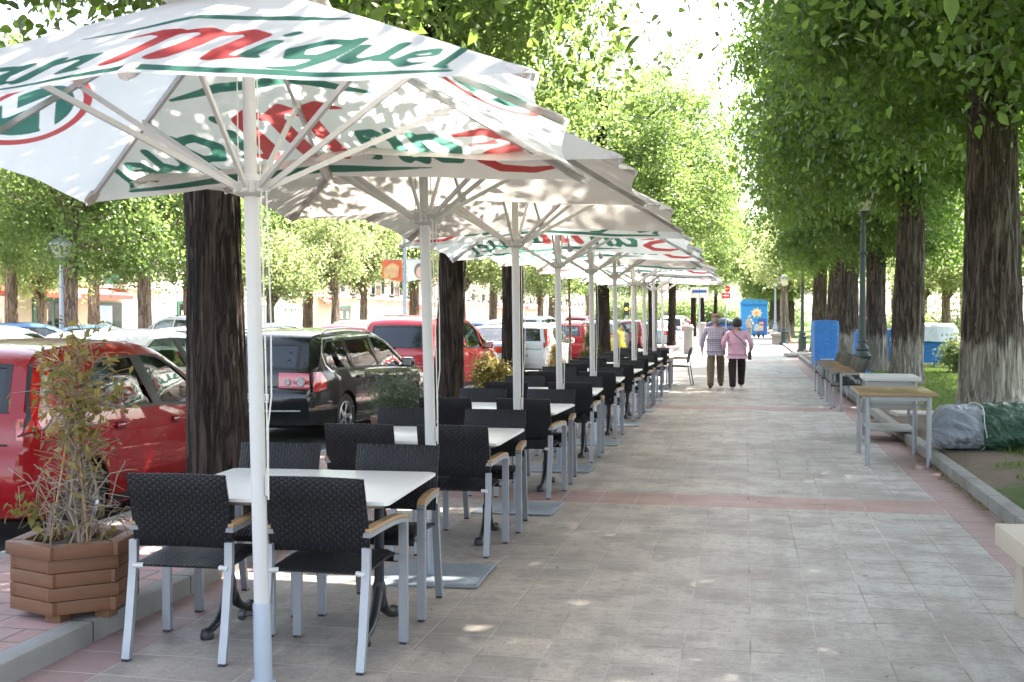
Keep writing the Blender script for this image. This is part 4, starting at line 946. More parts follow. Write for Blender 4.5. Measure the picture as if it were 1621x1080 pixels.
protos = {'h': hat2, 's': sed, 'w': car2, 'v': car3}; usedsed = [False]
# kind, photo column, distance, heading, paint, label
CARS = [('h', 232, 17.6, 4, P_WHT, 'white hatchback directly behind the red hatchback, seen over its roof'),
        ('s', 10, 19.5, 60, P_WHT, 'white saloon at the left edge of the photo behind the red hatchback roof'),
        ('s', 12, 29.5, 75, P_SLV, 'silver saloon at the left edge, in front of the green shop doors'),
        ('h', 68, 33.5, 55, P_BLU, 'small blue hatchback by the far lamp post, in front of the poster window'),
        ('s', 165, 35, 70, P_PBL, 'pale blue saloon between the two brown far trunks'),
        ('v', 290, 40, -70, P_WHT, 'white people carrier parked right of the brown far trunk by the glass shopfront'),
        ('s', 318, 27, 8, P_WHT, 'white saloon half hidden by the first terrace tree trunk'),
        ('s', 452, 23.5, 4, P_SLV, 'silver saloon whose roof shows over the black estate car'),
        ('s', 455, 44, 60, P_PBL, 'pale blue saloon far back beneath the lime green trees'),
        ('h', 580, 31.5, 5, P_RED2, 'small red hatchback beside and behind the red people carrier'),
        ('h', 590, 50, 50, P_WHT, 'white hatchback below the banner pole'),
        ('s', 800, 32.5, 6, P_SLV, 'silver saloon between the red people carrier and the third tree'),
        ('w', 775, 46, 12, P_NVY, 'dark blue estate car beyond the silver saloon, right of the second tree'),
        ('v', 852, 54, 8, P_SLV, 'silver people carrier far down the street behind the white hatchback'),
        ('h', 905, 41, 0, P_RED2, 'red hatchback just past the white hatchback'),
        ('s', 908, 60, 10, P_WHT, 'white saloon far down the street left of the fifth tree'),
        ('v', 925, 72, 8, P_DRD, 'dark red people carrier farthest in the left lanes'),
        ('w', 960, 52, 4, P_GRY, 'grey estate car behind the fifth tree trunk'),
        ('h', 1000, 55, 2, P_DRD, 'dark red hatchback beside the yellow conifer'),
        ('s', 985, 75, 5, P_WHT, 'white saloon beyond the dark red hatchback'),
        ('s', 1046, 62, 3, P_PBL, 'pale blue saloon between the last umbrella poles'),
        ('v', 1068, 74, 3, P_WHT, 'white people carrier beside the grey bollard'),
        ('h', 1082, 88, 3, P_DRD, 'dark red hatchback far off behind the bollard'),
        ('s', 1148, 118, 85, P_NVY, 'dark blue saloon crossing at the end of the walkway, above the couple')]
for kd, px, d, hdg, pm, lab in CARS:
    x, y = XY(px, d)
    if kd == 's' and not usedsed[0]: usedsed[0] = True; o = sed; o['label'] = lab; o['group'] = G2; o.location = (x, y, ZR); o.rotation_euler = (0, 0, -R(hdg))
    else: o = dup(protos[kd], (x, y, ZR), -R(hdg), lab, G2)
    if not (o is sed): recolour(o, pm)
    else: recolour(o, pm)
# ------------------------------------------------------------------ trees
def mat_bark(name, c0, c1, white=None):
    n = N(name); v = n.coord('Object'); x, y, z = n.sep(v)
    g = n.noise(n.mapv(v, (9, 9, 1.1)), 1.6, 6, .68, dist=.8); f = n.noise(n.mapv(v, (30, 30, 6)), 1.5, 4, .7)
    fis = n.step(n.math('ABSOLUTE', n.math('SUBTRACT', n.noise(n.mapv(v, (11, 11, .9)), 1.5, 4, .6, dist=.6), .5)), .0, .075)
    c = n.mix(n.step(g, .36, .62), c0, c1); c = n.mix(n.math('SUBTRACT', 1.0, fis), c, sc3(c0, .5)); c = n.mix(n.math('MULTIPLY', n.step(f, .5, .75), .45), c, sc3(c1, 1.2)); c = n.mix(n.math('MULTIPLY', n.step(n.noise(v, 1.1, 3), .55, .7), .4), c, sc3(c0, .8))
    if white:
        edge = n.math('ADD', z, n.math('MULTIPLY', n.math('SUBTRACT', n.noise(n.mapv(v, (7, 7, 1)), 1.2, 4), .5), .9))
        wm = n.math('SUBTRACT', 1.0, n.step(edge, white - .12, white + .10)); wm = n.math('MULTIPLY', wm, n.math('ADD', .22, n.math('MULTIPLY', n.step(g, .35, .6), .5)))
        c = n.mix(wm, c, (.50, .46, .39))
    return n.done(n.bsdf(c, .9, 0, n.bump(n.math('ADD', n.math('ADD', n.math('MULTIPLY', g, .6), n.math('MULTIPLY', f, .35)), fis), 1.0, .03), .25))
BARK_L = mat_bark('dark_bark', (.034, .024, .019), (.068, .049, .039)); BARK_R = mat_bark('limewashed_bark', (.085, .065, .053), (.148, .115, .094), 1.05); BARK_B = mat_bark('brown_bark', (.24, .16, .115), (.48, .35, .26))
LEAF_R = mat_leaf('elm_leaf', (.030, .070, .014), (.105, .165, .040), .52, .36, .55, (.17, .27, .045))
LEAF_L = mat_leaf('elm_leaf_pale', (.05, .10, .022), (.15, .22, .07), .50, .45, .4, (.22, .31, .08))
LEAF_Y = mat_leaf('lime_leaf', (.15, .19, .06), (.31, .35, .16), .5, .5, .3, (.36, .42, .17))
LEAF_O = mat_leaf('olive_leaf', (.085, .095, .02), (.26, .20, .06), .4, .5, .3)
def leaf_cloud(name, pts, size, seed, shade=None, up=.25, asp=.62, heart=False):
    """one small folded leaf per point"""
    r = np.random.default_rng(seed); n = len(pts); pts = np.asarray(pts)
    nr = r.normal(0, 1, (n, 3)); nr[:, 2] = np.abs(nr[:, 2]) + up; nr /= np.linalg.norm(nr, axis=1)[:, None]
    ax = r.normal(0, 1, (n, 3)); ax[:, 2] -= .7; ax -= nr * (ax * nr).sum(1)[:, None]; ax /= np.linalg.norm(ax, axis=1)[:, None] + 1e-9
    sd_ = np.cross(nr, ax); s = size * r.uniform(.6, 1.25, n)[:, None]
    b = pts; tip = pts + ax * s - nr * s * .12; mid = pts + ax * s * .42 - nr * s * .05
    l = mid + sd_ * s * asp / 2 + nr * s * .10; q = mid - sd_ * s * asp / 2 + nr * s * .10
    nvp = 4
    if heart:                                              # six sided leaf: broad shoulders near the stalk, drawn out tip, folded on the midrib
        dr = r.uniform(.04, .16, n)[:, None]
        def at(f, w_, h_): return pts + ax * s * f + sd_ * s * asp * w_ + nr * s * (h_ - dr * f * f)
        V = np.stack([at(0, 0, 0), at(.16, .42, .07), at(.50, .44, .08), at(1.0, 0, -.04), at(.50, -.44, .08), at(.16, -.42, .07)], 1).reshape(-1, 3); nvp = 6; i = np.arange(n)[:, None] * 6
        T = np.concatenate([i + np.array(q_) for q_ in ((0, 1, 2), (0, 2, 3), (0, 3, 4), (0, 4, 5))], 1).reshape(-1, 3)
        me = np_mesh(name, V, T, False); sh = r.uniform(0, 1, n) if shade is None else np.clip(shade + r.normal(0, .24, n), 0, 1)
        fattr(me, 'shade', np.repeat(sh, 6)); return me
    V = np.stack([b, l, tip, q], 1).reshape(-1, 3); i = np.arange(n)[:, None] * 4
    T = np.concatenate([i + np.array([0, 1, 2]), i + np.array([0, 2, 3])], 1).reshape(-1, 3)
    me = np_mesh(name, V, T, False)
    sh = r.uniform(0, 1, n) if shade is None else np.clip(shade + r.normal(0, .18, n), 0, 1)
    fattr(me, 'shade', np.repeat(sh, 4)); return me
def crown_points(seed, rx, ry, rz, ncl, per, sig=.42, floor=-.9, hollow=.35):
    r = np.random.default_rng(seed); cl = []
    while len(cl) < ncl:
        d = r.normal(0, 1, 3); d /= np.linalg.norm(d); q = r.uniform(hollow ** 3, 1) ** (1 / 3)
        lump = 1 + .38 * noise.noise((d[0] * 1.8 + seed, d[1] * 1.8, d[2] * 1.8)) + .20 * noise.noise((d[0] * 4.5, d[1] * 5 + seed, d[2] * 5))
        p = d * q * lump * np.array([rx, ry, rz])
        if p[2] < floor * rz: continue
        cl.append(p)
    cl = np.array(cl); k = r.integers(int(per * .5), int(per * 1.5), ncl)
    idx = np.repeat(np.arange(ncl), k); n = len(idx)
    sg = r.uniform(.6, 1.3, ncl)[idx][:, None] * sig
    off = r.normal(0, 1, (n, 3)) * sg * np.array([1, 1, .55]); off[:, 2] -= .30 * (off[:, 0] ** 2 + off[:, 1] ** 2) / sig
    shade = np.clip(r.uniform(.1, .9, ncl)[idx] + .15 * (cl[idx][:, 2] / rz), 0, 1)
    return cl, cl[idx] + off, shade
def trunk_mesh(name, r0, h, cl, zc, seed, limbs=40, taper=.62, ridges=.085, fine=True):
    """ridged trunk flaring at the root, limbs running out to leaf clumps of the crown (centre height zc)"""
    rr = random.Random(seed); nth = 110 if fine else 24; nz = 80 if fine else 24; Pp = np.zeros((nth + 1, nz, 3)); bx, by = rr.uniform(-.12, .12), rr.uniform(-.12, .12)
    for i in range(nth + 1):
        a = 2 * PI * (i % nth) / nth
        for j in range(nz):
            q = j / (nz - 1); z = h * q - .12
            rad = r0 * (1 - (1 - taper) * q) * (1 + .20 * math.exp(-max(0, z) / .25))
            ca, sa = math.cos(a), math.sin(a)
            rd = 1 + ridges * (abs(noise.noise((ca * 3.2 + seed, sa * 3.2, z * .55))) * 2.4 - .8) + .05 * noise.noise((ca * 1.2, sa * 1.2 + seed, z * .5)) + ridges * 1.1 * (.35 - abs(noise.noise((ca * 7.5, sa * 7.5 + seed, z * .9)))) + ridges * .4 * noise.noise((ca * 16, sa * 16, z * 3))
            Pp[i, j] = (rad * rd * ca + bx * math.sin(q * 2.2) , rad * rd * sa + by * math.sin(q * 2.2), z)
    m = MB(); vs = [tuple(v) for v in Pp[:nth].reshape(-1, 3)]
    fs = [(i * nz + j, ((i + 1) % nth) * nz + j, ((i + 1) % nth) * nz + j + 1, i * nz + j + 1) for i in range(nth) for j in range(nz - 1)]
    m.add(vs, fs); tr = m; m = MB()
    top = Vector((bx * math.sin(2.2), by * math.sin(2.2), h - .15))
    order = list(range(len(cl))); rr.shuffle(order)
    for c in order[:limbs]:
        e = Vector(cl[c]) + Vector((0, 0, zc)); f = rr.uniform(.62, 1.0); s = Vector((bx * math.sin(f * 2.2), by * math.sin(f * 2.2), (h - .15) * f))
        if e.z < s.z - .8: continue
        dd = e - s; hor = Vector((dd.x, dd.y, 0)); m1 = s + hor * .35 + Vector((rr.uniform(-.2, .2), rr.uniform(-.2, .2), dd.z * .55 + .25)); m2 = s + hor * .72 + Vector((rr.uniform(-.2, .2), rr.uniform(-.2, .2), dd.z * .85 + .15))
        rb = r0 * rr.uniform(.20, .40); e = m2.lerp(e, .55); m.tube([s, m1, m2, e], [rb, rb * .62, rb * .36, .008], 7, cap=False)
    return tr.mesh(name, 70, fix=False), m.mesh('branches', 70, fix=False)
KINDS = {}
def kind(nm, seed, crown, trunk, leaf, bark, lsize, fine=True, up=.25, zmin=0):
    rx, ry, rz, ncl, per, sig = crown; r0, h, zc = trunk
    cl, pts, sh = crown_points(seed, rx, ry, rz, ncl, per, sig); pts = pts + np.array([0, 0, zc]); k_ = pts[:, 2] > zmin + .45 * np.sin(pts[:, 0] * 2.1 + pts[:, 1] * 1.3 + seed) + .25 * np.sin(pts[:, 1] * 4.3 - pts[:, 0] * 2.7); pts = pts[k_]; sh = sh[k_]; cl = cl[cl[:, 2] + zc > zmin]
    KINDS[nm] = (trunk_mesh('trunk', r0, h, cl, zc, seed, fine=fine), leaf_cloud('crown', pts, lsize, seed, sh, up, heart=fine), leaf, bark)
    KINDS[nm] = (KINDS[nm][0][0], KINDS[nm][1], leaf, bark, KINDS[nm][0][1])
    for me, mt in ((KINDS[nm][0], bark), (KINDS[nm][4], bark), (KINDS[nm][1], leaf)): me.materials.append(mt)
def tree(nm, x, y, rz, s, label, group, name='avenue_tree', z=0.0, leaf=None, sr=None, cs=None, off=0):
    t = thing(name, label, 'tree', (x, y, z), 0, group)
    a = link('trunk', KINDS[nm][0], t); b = link('crown', KINDS[nm][1], t)
    e = link('branches', KINDS[nm][4], t); a.rotation_euler = b.rotation_euler = e.rotation_euler = (0, 0, rz); b.scale = cs or (s, s, s); a.scale = (sr or s, sr or s, s); e.scale = b.scale
    if off: b.location = e.location = (off, 0, 0)
    if leaf: b.material_slots[0].link = 'OBJECT'; b.material_slots[0].material = leaf
    return t
#            crown rx ry rz clumps per sigma      trunk r h crownz
kind('right', 11, (3.9, 4.7, 4.3, 470, 260, .38), (.46, 6.8, 7.2), LEAF_R, BARK_R, .125, zmin=3.3)
kind('right2', 23, (3.7, 4.6, 4.3, 430, 250, .38), (.36, 6.6, 7.2), LEAF_R, BARK_R, .125, zmin=3.2)
kind('left', 37, (2.9, 3.0, 3.4, 270, 170, .36), (.215, 6.2, 6.5), LEAF_R, BARK_L, .12, zmin=3.45)
kind('left2', 41, (3.2, 3.4, 4.6, 300, 200, .36), (.20, 7.6, 7.6), LEAF_L, BARK_L, .115, zmin=3.3)
kind('mid', 53, (3.6, 3.6, 4.2, 190, 170, .40), (.28, 6.0, 7.0), LEAF_L, BARK_B, .15, False, zmin=2.9)
kind('lime', 67, (2.2, 2.2, 1.7, 110, 85, .38), (.22, 3.4, 4.1), LEAF_Y, BARK_B, .16, False, .5, 2.5)
GR = 'lime washed avenue trees along the right lawn'; GL = 'dark trunked trees along the terrace strip'; GM = 'trees on the far side of the street'
# right row
rnd = random.Random(5)
RT = [('right2', 4200, 2.2, 1.05, 'unseen avenue tree added beside the camera to shade the near walkway and umbrella'), ('right', 2080, 9.4, 1.05, 'large avenue tree whose boughs hang in from the right edge, trunk out of the photo'),  # first entry is an added tree, out of view, there for its shade
      ('right', 1570, 17.4, 1.02, 'thickest lime washed tree trunk at the right, standing behind the wrapped bundle'),
      ('right2', 1433, 24.6, .98, 'lime washed tree trunk right of the lamp post, in front of the blue covered stack'),
      ('right2', 1388, 30.5, .92, 'slimmer sunlit lime washed trunk directly right of the lamp post'),
      ('right', 1340, 37.0, .92, 'broad dark tree trunk left of the lamp post, behind the seven chairs'),
      ('right2', 1318, 43.0, .88, 'dark trunk half hidden behind the broad one left of the lamp post'),
      ('right2', 1295, 48.0, 1.0, 'leaning dark trunk behind the blue wrapped heater'),
      ('right2', 1250, 82.0, .9, 'reddish brown trunk beside the stone bench far down the walkway'),
      ('right', 1232, 104.0, .95, 'far dark trunk beyond the brown one near the blue kiosk'),
      ('right2', 1222, 128.0, 1.0, 'farthest tree of the right row, closing the view right of the kiosk')]
for i, (k, px, d, s, lab) in enumerate(RT):
    x, y = XY(px, d); tree(k, x, y, rnd.choice((0, PI)) + rnd.uniform(-.35, .35), s, lab, GR, z=.08, cs={24.6: (.98, .92, 1.22), 9.4: (1.1, 1.1, 1.12), 17.4: (1.02, 1.0, 1.28), 30.5: (.85, .85, .95), 37.0: (.78, .72, 1.0), 43.0: (.42, .42, 1.05), 48.0: (.46, .46, 1.08)}.get(d), sr={30.5: .8, 48.0: .92}.get(d))
LT = [('left', 350, 8.05, 1.0, 'thick dark trunk between the red hatchback and the nearest table', None),
      ('left', 708, 14.3, .88, 'dark trunk beside the second umbrella pole, in front of the red people carrier', LEAF_L),
      ('left2', 814, 18.6, .95, 'dark trunk beside the third umbrella pole', None),
      ('left2', 956, 30.3, 1.0, 'dark trunk between the fifth and sixth umbrella poles', None),
      ('left2', 1032, 45.5, 1.06, 'sunlit brown trunk between the last umbrella poles', None),
      ('left2', 1063, 57.0, 1.05, 'dark trunk just past the last umbrella pole', None),
      ('left2', 1098, 84, 1.05, 'far trunk left of the couple, behind the bollard', None),
      ('left2', 1112, 104, 1.1, 'far trunk directly left of the walking man', None),
      ('left2', 1132, 135, 1.2, 'farthest tree of the left row, above the couple', None)]
LCS = {8.05: (.95, 1.12, 1.0), 14.3: (.86, 1.12, 1.0), 18.6: (.76, .85, .86), 30.3: (.88, .9, .74), 45.5: (.98, .98, 1.0)}
for k, px, d, s, lab, lf in LT:
    x, y = XY(px, d); tree(k, x, y, rnd.uniform(0, 6.28), s, lab, GL, z=.10, leaf=lf, cs=LCS.get(d), off={8.05: -.25, 14.3: -.75, 18.6: -1.3, 30.3: -.3}.get(d, 0))
MT = [('mid', 108, 37, 1.0, 'brown trunk behind the far left lamp post'), ('mid', 231, 41, 1.0, 'brown trunk above the white hatchback at left'), ('mid', 299, 46, .95, 'greyish trunk touching the first terrace tree trunk in the view'),
      ('mid', 20, 44, 1.0, 'bushy tree at the left edge hanging over the shop sign'), ('mid', 486, 58, 1.05, 'tall dark green tree left of the banner pole'), ('mid', 655, 66, 1.15, 'tall dark green tree behind the banner pole'),
      ('mid', 780, 74, 1.1, 'tree beyond the dark blue estate car'), ('mid', 872, 88, 1.1, 'tree far down the street between the third and fourth umbrella poles'), ('mid', 935, 105, 1.2, 'tree far down the street left of the fifth terrace tree'), ('mid', 1005, 130, 1.3, 'tree far down the street above the yellow conifer'),
      ('mid', 150, 62, 1.25, 'tall tree rising behind the brown far trunks'), ('mid', 380, 70, 1.3, 'tall tree behind the first umbrella pole')]
for k, px, d, s, lab in MT:
    x, y = XY(px, d); tree(k, x, y, rnd.uniform(0, 6.28), s, lab, GM, 'street_tree', z=-.12)
LM = [(432, 46, .95, 'lime green tree just right of the first umbrella pole'), (527, 50, 1.0, 'lime green tree above the black estate car'), (574, 56, 1.05, 'lime green tree left of the banner pole'), (735, 60, 1.1, 'lime green tree right of the second terrace trunk'), (855, 60, 1.0, 'lime green tree seen between the third and fourth umbrella poles'), (65, 47, .95, 'forked lime green tree beside the far lamp post')]
for px, d, s, lab in LM:
    x, y = XY(px, d); tree('lime', x, y, rnd.uniform(0, 6.28), s, cs=(s * rnd.uniform(.8, 1), s * rnd.uniform(.8, 1), s * rnd.uniform(.95, 1.25)), label=lab, group='lime green trees of the far pavement', name='lime_green_tree', z=-.05)
x, y = XY(1245, 66); tree('lime', x, y, 1, 1.25, 'pale green small tree over the far walkway lamps, right of the kiosk', 'lime green trees of the far pavement', 'lime_green_tree', z=.05)
# park trees beyond the lawn, at right
for px, d, s, lf, lab in ((1500, 46, 1.0, LEAF_Y, 'forked pale park tree between the two right trunks'), (1465, 52, 1.0, LEAF_Y, 'pale park tree above the blue covered stack'), (1600, 50, 1.2, LEAF_L, 'park tree seen right of the thickest trunk'), (1530, 70, 1.7, LEAF_L, 'tall park tree closing the lawn'), (1420, 75, 1.7, LEAF_L, 'tall park tree behind the right row'), (1350, 85, 1.7, LEAF_L, 'tall park tree behind the lamp post'), (1640, 38, 1.5, LEAF_L, 'park tree at the right edge of the lawn'), (1290, 110, 1.8, LEAF_L, 'tall park tree far right of the kiosk')):
    x, y = XY(px, d); tree('lime', x, y, rnd.uniform(0, 6), s, lab, 'park trees beyond the lawn', 'park_tree', z=.05, leaf=lf)
for k, (px, d, s) in enumerate(((1178, 190, 1.8), (1100, 185, 1.8), (1020, 190, 1.7), (1250, 180, 1.8), (930, 185, 1.7))):
    x, y = XY(px, d); tree('mid', x, y, k, s, ['tall tree closing the end of the walkway behind the kiosk', 'tall tree closing the view behind the walking man', 'tall tree closing the view behind the last umbrella', 'tall tree at the far right end of the walkway', 'tall tree closing the street far behind the fifth terrace tree'][k], 'tall trees at the end of the avenue', 'distant_tree', z=-.1)
# ------------------------------------------------------------------ planters and their plants
M_PLANK = mat_wood('stained_planter_wood', (.085, .036, .018), (.23, .105, .05), 0, .6)
M_SOIL = paint('potting_soil', (.035, .025, .018), .95, 0, .4, 25, bump=.8, bscale=30)
TWIG = paint('dry_twig', (.24, .19, .14), .8, 0, .25, 20); CANE = paint('bamboo_cane', (.42, .26, .13), .55, 0, .15, 15)
def make_planter():
    t = thing('wooden_planter', 'p', 'planter'); Rr, h = .285, .36
    A = [R(a) for a in (-80, -20, 40, 100, 160, 220)]; V = [Vector((math.cos(a) * Rr, math.sin(a) * Rr, 0)) for a in A]
    for row in range(5):
        for k in range(6):
            a, b = V[k], V[(k + 1) % 6]; d = (b - a).normalized(); L = (b - a).length; top = row == 4
            inset = 1.0 if top else .97 + .005 * ((row * 7 + k * 3) % 4); mid = (a + b) / 2 * inset; ext = .045 * (1 if (row + k) % 2 else -.3)
            m = MB(); m.box((0, 0, 0), (L + ext + (.02 if top else 0), .045 if not top else .07, .066), bev=.005)
            o = m.obj('plank', M_PLANK, t, 40); o.location = (mid.x, mid.y, .045 + row * .0685 + .03); o.rotation_euler = (0, 0, math.atan2(d.y, d.x))
    m = MB(); m.lathe([(.21, .05), (.23, .30), (.23, .315), (.15, .335), (.01, .34)], 24); m.obj('soil', M_SOIL, t, 60)
    for k in (0, 1, 3, 4): m = MB(); m.box(V[k] * .8 + Vector((0, 0, .02)), (.08, .08, .04)); m.obj('foot', M_PLANK, t)
    return t
pl0 = make_planter()
pspot = [(118, 5.78, 'nearest hexagonal wooden planter at the lower left, with a straggly climbing shrub'), (612, 12.6, 'wooden planter holding the grey green rosemary, beside the black estate car'), (792, 17.2, 'wooden planter with the yellow green bush at the third terrace tree'), (884, 23.2, 'wooden planter with the small yellowing conifer left of the fourth umbrella pole'), (934, 28.2, 'wooden planter with the dark green conifer by the fifth umbrella pole'), (990, 34.5, 'wooden planter with the bright yellow conifer')]
PX = []
for i, (px, d, lab) in enumerate(pspot):
    x, y = XY(px, d) if i == 0 else AT(-3.78, d); PX.append((x, y))
    if i == 0: pl0.location = (x, y, .10); pl0['label'] = lab; pl0['group'] = 'wooden planters on the strip'
    else: dup(pl0, (x, y, .10), R(10 * i), lab, 'wooden planters on the strip')
# straggly shrub in the nearest planter
rr = random.Random(12)
x0, y0 = PX[0]
sh = thing('climbing_shrub', 'straggly climbing shrub with sparse leaves and bare twigs, in the nearest planter', 'shrub', (x0, y0, .42))
st = MB(); tips = []
def wig(p, q, n, amp):
    out = [p]
    for i in range(1, n): out.append(p.lerp(q, i / n) + Vector((rr.uniform(-amp, amp), rr.uniform(-amp, amp), rr.uniform(-amp, amp) * .6)))
    return out + [q]
for k in range(9):                                        # main stems winding upwards
    b = Vector((rr.uniform(-.08, .10), rr.uniform(-.12, .1), 0)); e = Vector((rr.uniform(-.12, .10), rr.uniform(-.12, .12), rr.uniform(.75, 1.16)))
    p = wig(b, e, 9, .035); st.tube(p, [.007 - .005 * i / 9 for i in range(10)], 5, cap=False); tips.append(p)
for k in range(60):                                       # tangle of dry twigs low down
    b = Vector((rr.uniform(-.2, .2), rr.uniform(-.2, .15), rr.uniform(.0, .30))); an = rr.uniform(0, 6.28); L = rr.uniform(.15, .34)
    c = b + Vector((math.cos(an) * L * .6, math.sin(an) * L * .6, rr.uniform(.05, .22))); e = c + Vector((math.cos(an + 1.6) * L * .5, math.sin(an + 1.6) * L * .5, rr.uniform(-.14, .05)))
    st.tube([b, b.lerp(c, .5) + Vector((0, 0, .05)), c, e], [.0035, .003, .0025, .001], 4, cap=False)
lp = []; lsh = []
for p in tips:
    for i in range(2, 10):
        for q in range(5):
            an = rr.uniform(0, 6.28); L = rr.uniform(.06, .20) * (1.25 if i > 6 else 1); b = p[i]; e = b + Vector((math.cos(an) * L, math.sin(an) * L, rr.uniform(-.03, .12)))
            st.tube([b, b.lerp(e, .5) + Vector((0, 0, .02)), e], [.0025, .002, .001], 4, cap=False)
            dens = (0 if i < 4 else 1 if i < 6 else 3)
            for j in range(dens):
                f = rr.uniform(.3, 1.05); lp.append(b.lerp(e, f) + Vector((rr.uniform(-.02, .02), rr.uniform(-.02, .02), rr.uniform(-.02, .02)))); lsh.append(rr.uniform(.2, 1))
for k in range(46): lp.append(Vector((rr.gauss(-.16, .05), rr.gauss(-.16, .04), rr.gauss(.22, .035)))); lsh.append(.3)
for k in range(90): lp.append(Vector((rr.gauss(.05, .16), rr.gauss(0, .12), abs(rr.gauss(0, .14))))); lsh.append(rr.uniform(0, .6))
st.tube([(0.02, 0, .1), (-.06, -.08, .16), (-.17, -.16, .23)], [.004, .003, .002], 5)
st.obj('stem', TWIG, sh, 60)
link('foliage', leaf_cloud('foliage', [tuple(p) for p in lp], .058, 5, np.array(lsh), .1, .45), sh, LEAF_O)
for a, b in (((.10, -.04, -.05), (-.02, -.02, .98)), ((-.12, -.06, -.05), (.0, .0, .80))):
    m = MB(); m.tube([a, b], .006, 8); m.obj('cane', CANE, sh, 60)
# bushes in the other planters
def bush(name, label, x, y, z, rx, ry, rz, n, lsize, leaf, seed, cone=False, asp=.5, up=.2, nst=18):
    r = np.random.default_rng(seed); t = thing(name, label, 'shrub', (x, y, z))
    ncl = 60; u = r.uniform(0, 1, ncl); a = r.uniform(0, 2 * PI, ncl)
    if cone: rad = (1 - u) ** .75 * np.minimum(1, u * 6 + .45) * r.uniform(.55, 1.0, ncl); cl = np.stack([rx * rad * np.cos(a), ry * rad * np.sin(a), u * rz * 2], 1)
    else:
        q = r.normal(0, 1, (ncl, 3)); q /= np.linalg.norm(q, axis=1)[:, None]; q *= r.uniform(.4, 1.05, ncl)[:, None]; cl = q * np.array([rx, ry, rz]) + np.array([0, 0, rz])
    i = r.integers(0, ncl, n); sg = (rx + rz) * (.10 if cone else .14); pts = cl[i] + r.normal(0, sg, (n, 3)) * np.array([1, 1, .9]); pts = pts[pts[:, 2] > -.02]
    link('foliage', leaf_cloud('foliage', pts, lsize, seed, None, up, asp), t, leaf)
    m = MB(); rr_ = random.Random(seed)
    for k in range(nst):
        c = Vector(cl[k]); m.tube([(rr_.uniform(-.05, .05), rr_.uniform(-.05, .05), -.02), tuple(c * .55), tuple(c)], [.008, .005, .002], 5, cap=False)
    m.obj('stem', TWIG, t, 60); return t
LEAF_G = mat_leaf('rosemary_leaf', (.045, .07, .035), (.11, .14, .085), .25); LEAF_C = mat_leaf('conifer_leaf', (.05, .08, .015), (.12, .15, .03), .25); LEAF_YC = mat_leaf('golden_conifer_leaf', (.30, .27, .03), (.52, .46, .06), .3); LEAF_RU = mat_leaf('yellowing_conifer_leaf', (.20, .20, .03), (.36, .22, .09), .3)
bush('rosemary_bush', 'feathery grey green rosemary bush in front of the black estate car', PX[1][0], PX[1][1], .42, .30, .26, .24, 3800, .06, LEAF_G, 3, asp=.16, up=-.2)
bush('leafy_bush', 'glossy yellow green bush at the foot of the third terrace tree', PX[2][0], PX[2][1], .42, .26, .25, .27, 2200, .07, LEAF_O, 4)
bush('small_conifer', 'small yellowing conifer just left of the fourth umbrella pole', PX[3][0], PX[3][1], .42, .20, .20, .30, 3200, .05, LEAF_RU, 5, True, .25)
bush('small_conifer', 'dark green cone shaped conifer by the fifth umbrella pole', PX[4][0], PX[4][1], .42, .26, .26, .36, 3600, .055, LEAF_C, 6, True, .25)
bush('small_conifer', 'bright golden conifer between the fifth and seventh umbrella poles', PX[5][0], PX[5][1], .42, .25, .25, .36, 3600, .055, LEAF_YC, 7, True, .25)
# young sapling on the strip
x, y = AT(-3.72, 24.5)
t = thing('young_sapling', 'thin young sapling with a bare grey stem between the fourth and fifth umbrella poles', 'tree', (x, y, .1)); m = MB(); m.tube([(0, 0, 0), (.02, 0, 1.2), (-.01, 0, 2.5), (.02, .02, 3.6)], [.035, .03, .024, .01], 8)
rr = random.Random(3); pts = []
for k in range(26):
    z = rr.uniform(1.9, 3.5); an = rr.uniform(0, 6.28); L = rr.uniform(.2, .6); e = Vector((math.cos(an) * L, math.sin(an) * L, z + .25)); m.tube([(0, 0, z), e], [.008, .003], 5, cap=False)
    for j in range(40): pts.append((e.x * rr.uniform(.3, 1.1) + rr.gauss(0, .1), e.y * rr.uniform(.3, 1.1) + rr.gauss(0, .1), e.z + rr.gauss(0, .12)))
m.obj('trunk', BARK_B, t, 60); link('crown', leaf_cloud('crown', pts, .09, 8), t, LEAF_L)

# ------------------------------------------------------------------ right side furniture
M_BEECH = mat_wood('worn_beech_top', (.26, .165, .085), (.38, .255, .14), 1, .3, .2); GALV = paint('galvanised_steel', (.31, .325, .34), .42, .5, .1, 7)
x, y = AT(1.60, 12.6)
t = thing('wooden_side_table', 'wooden topped table with grey tubular legs, standing on the right of the walkway', 'table', (x, y, 0), R(-1))
m = MB(); m.box((0, 0, .765), (.80, 1.32, .034), bev=.008); m.obj('table_top', M_BEECH, t, 40)
for sx in (-1, 1):
    for sy in (-1, 1):
        m = MB(); m.tube([(sx * .31, sy * .58, 0), (sx * .31, sy * .58, .748)], .026, 14); m.obj('leg', GALV, t, 40)
m = MB()
for sy in (-1, 1): m.box((0, sy * .58, .722), (.58, .03, .045)); m.tube([(-.31, sy * .58, .655), (.31, sy * .58, .655)], .011, 8)
for sx in (-1, 1): m.box((sx * .31, 0, .722), (.03, 1.1, .045))
m.obj('rail', GALV, t, 40)
x, y = AT(1.83, 14.75)
t = thing('service_trolley', 'grey metal service cabinet with a lower shelf, right behind the wooden topped table', 'cabinet', (x, y, 0), R(-2)); CABM = paint('cabinet_grey', (.36, .35, .33), .45, .1, .1, 5)
m = MB(); m.box((0, 0, .80), (.68, .95, .055), bev=.008); m.obj('table_top', paint('cabinet_top', (.55, .54, .51), .4, .1, .06, 4), t, 40)
m = MB(); m.box((0, .0, .60), (.54, .84, .34), bev=.006); m.obj('drawer_box', CABM, t, 40)
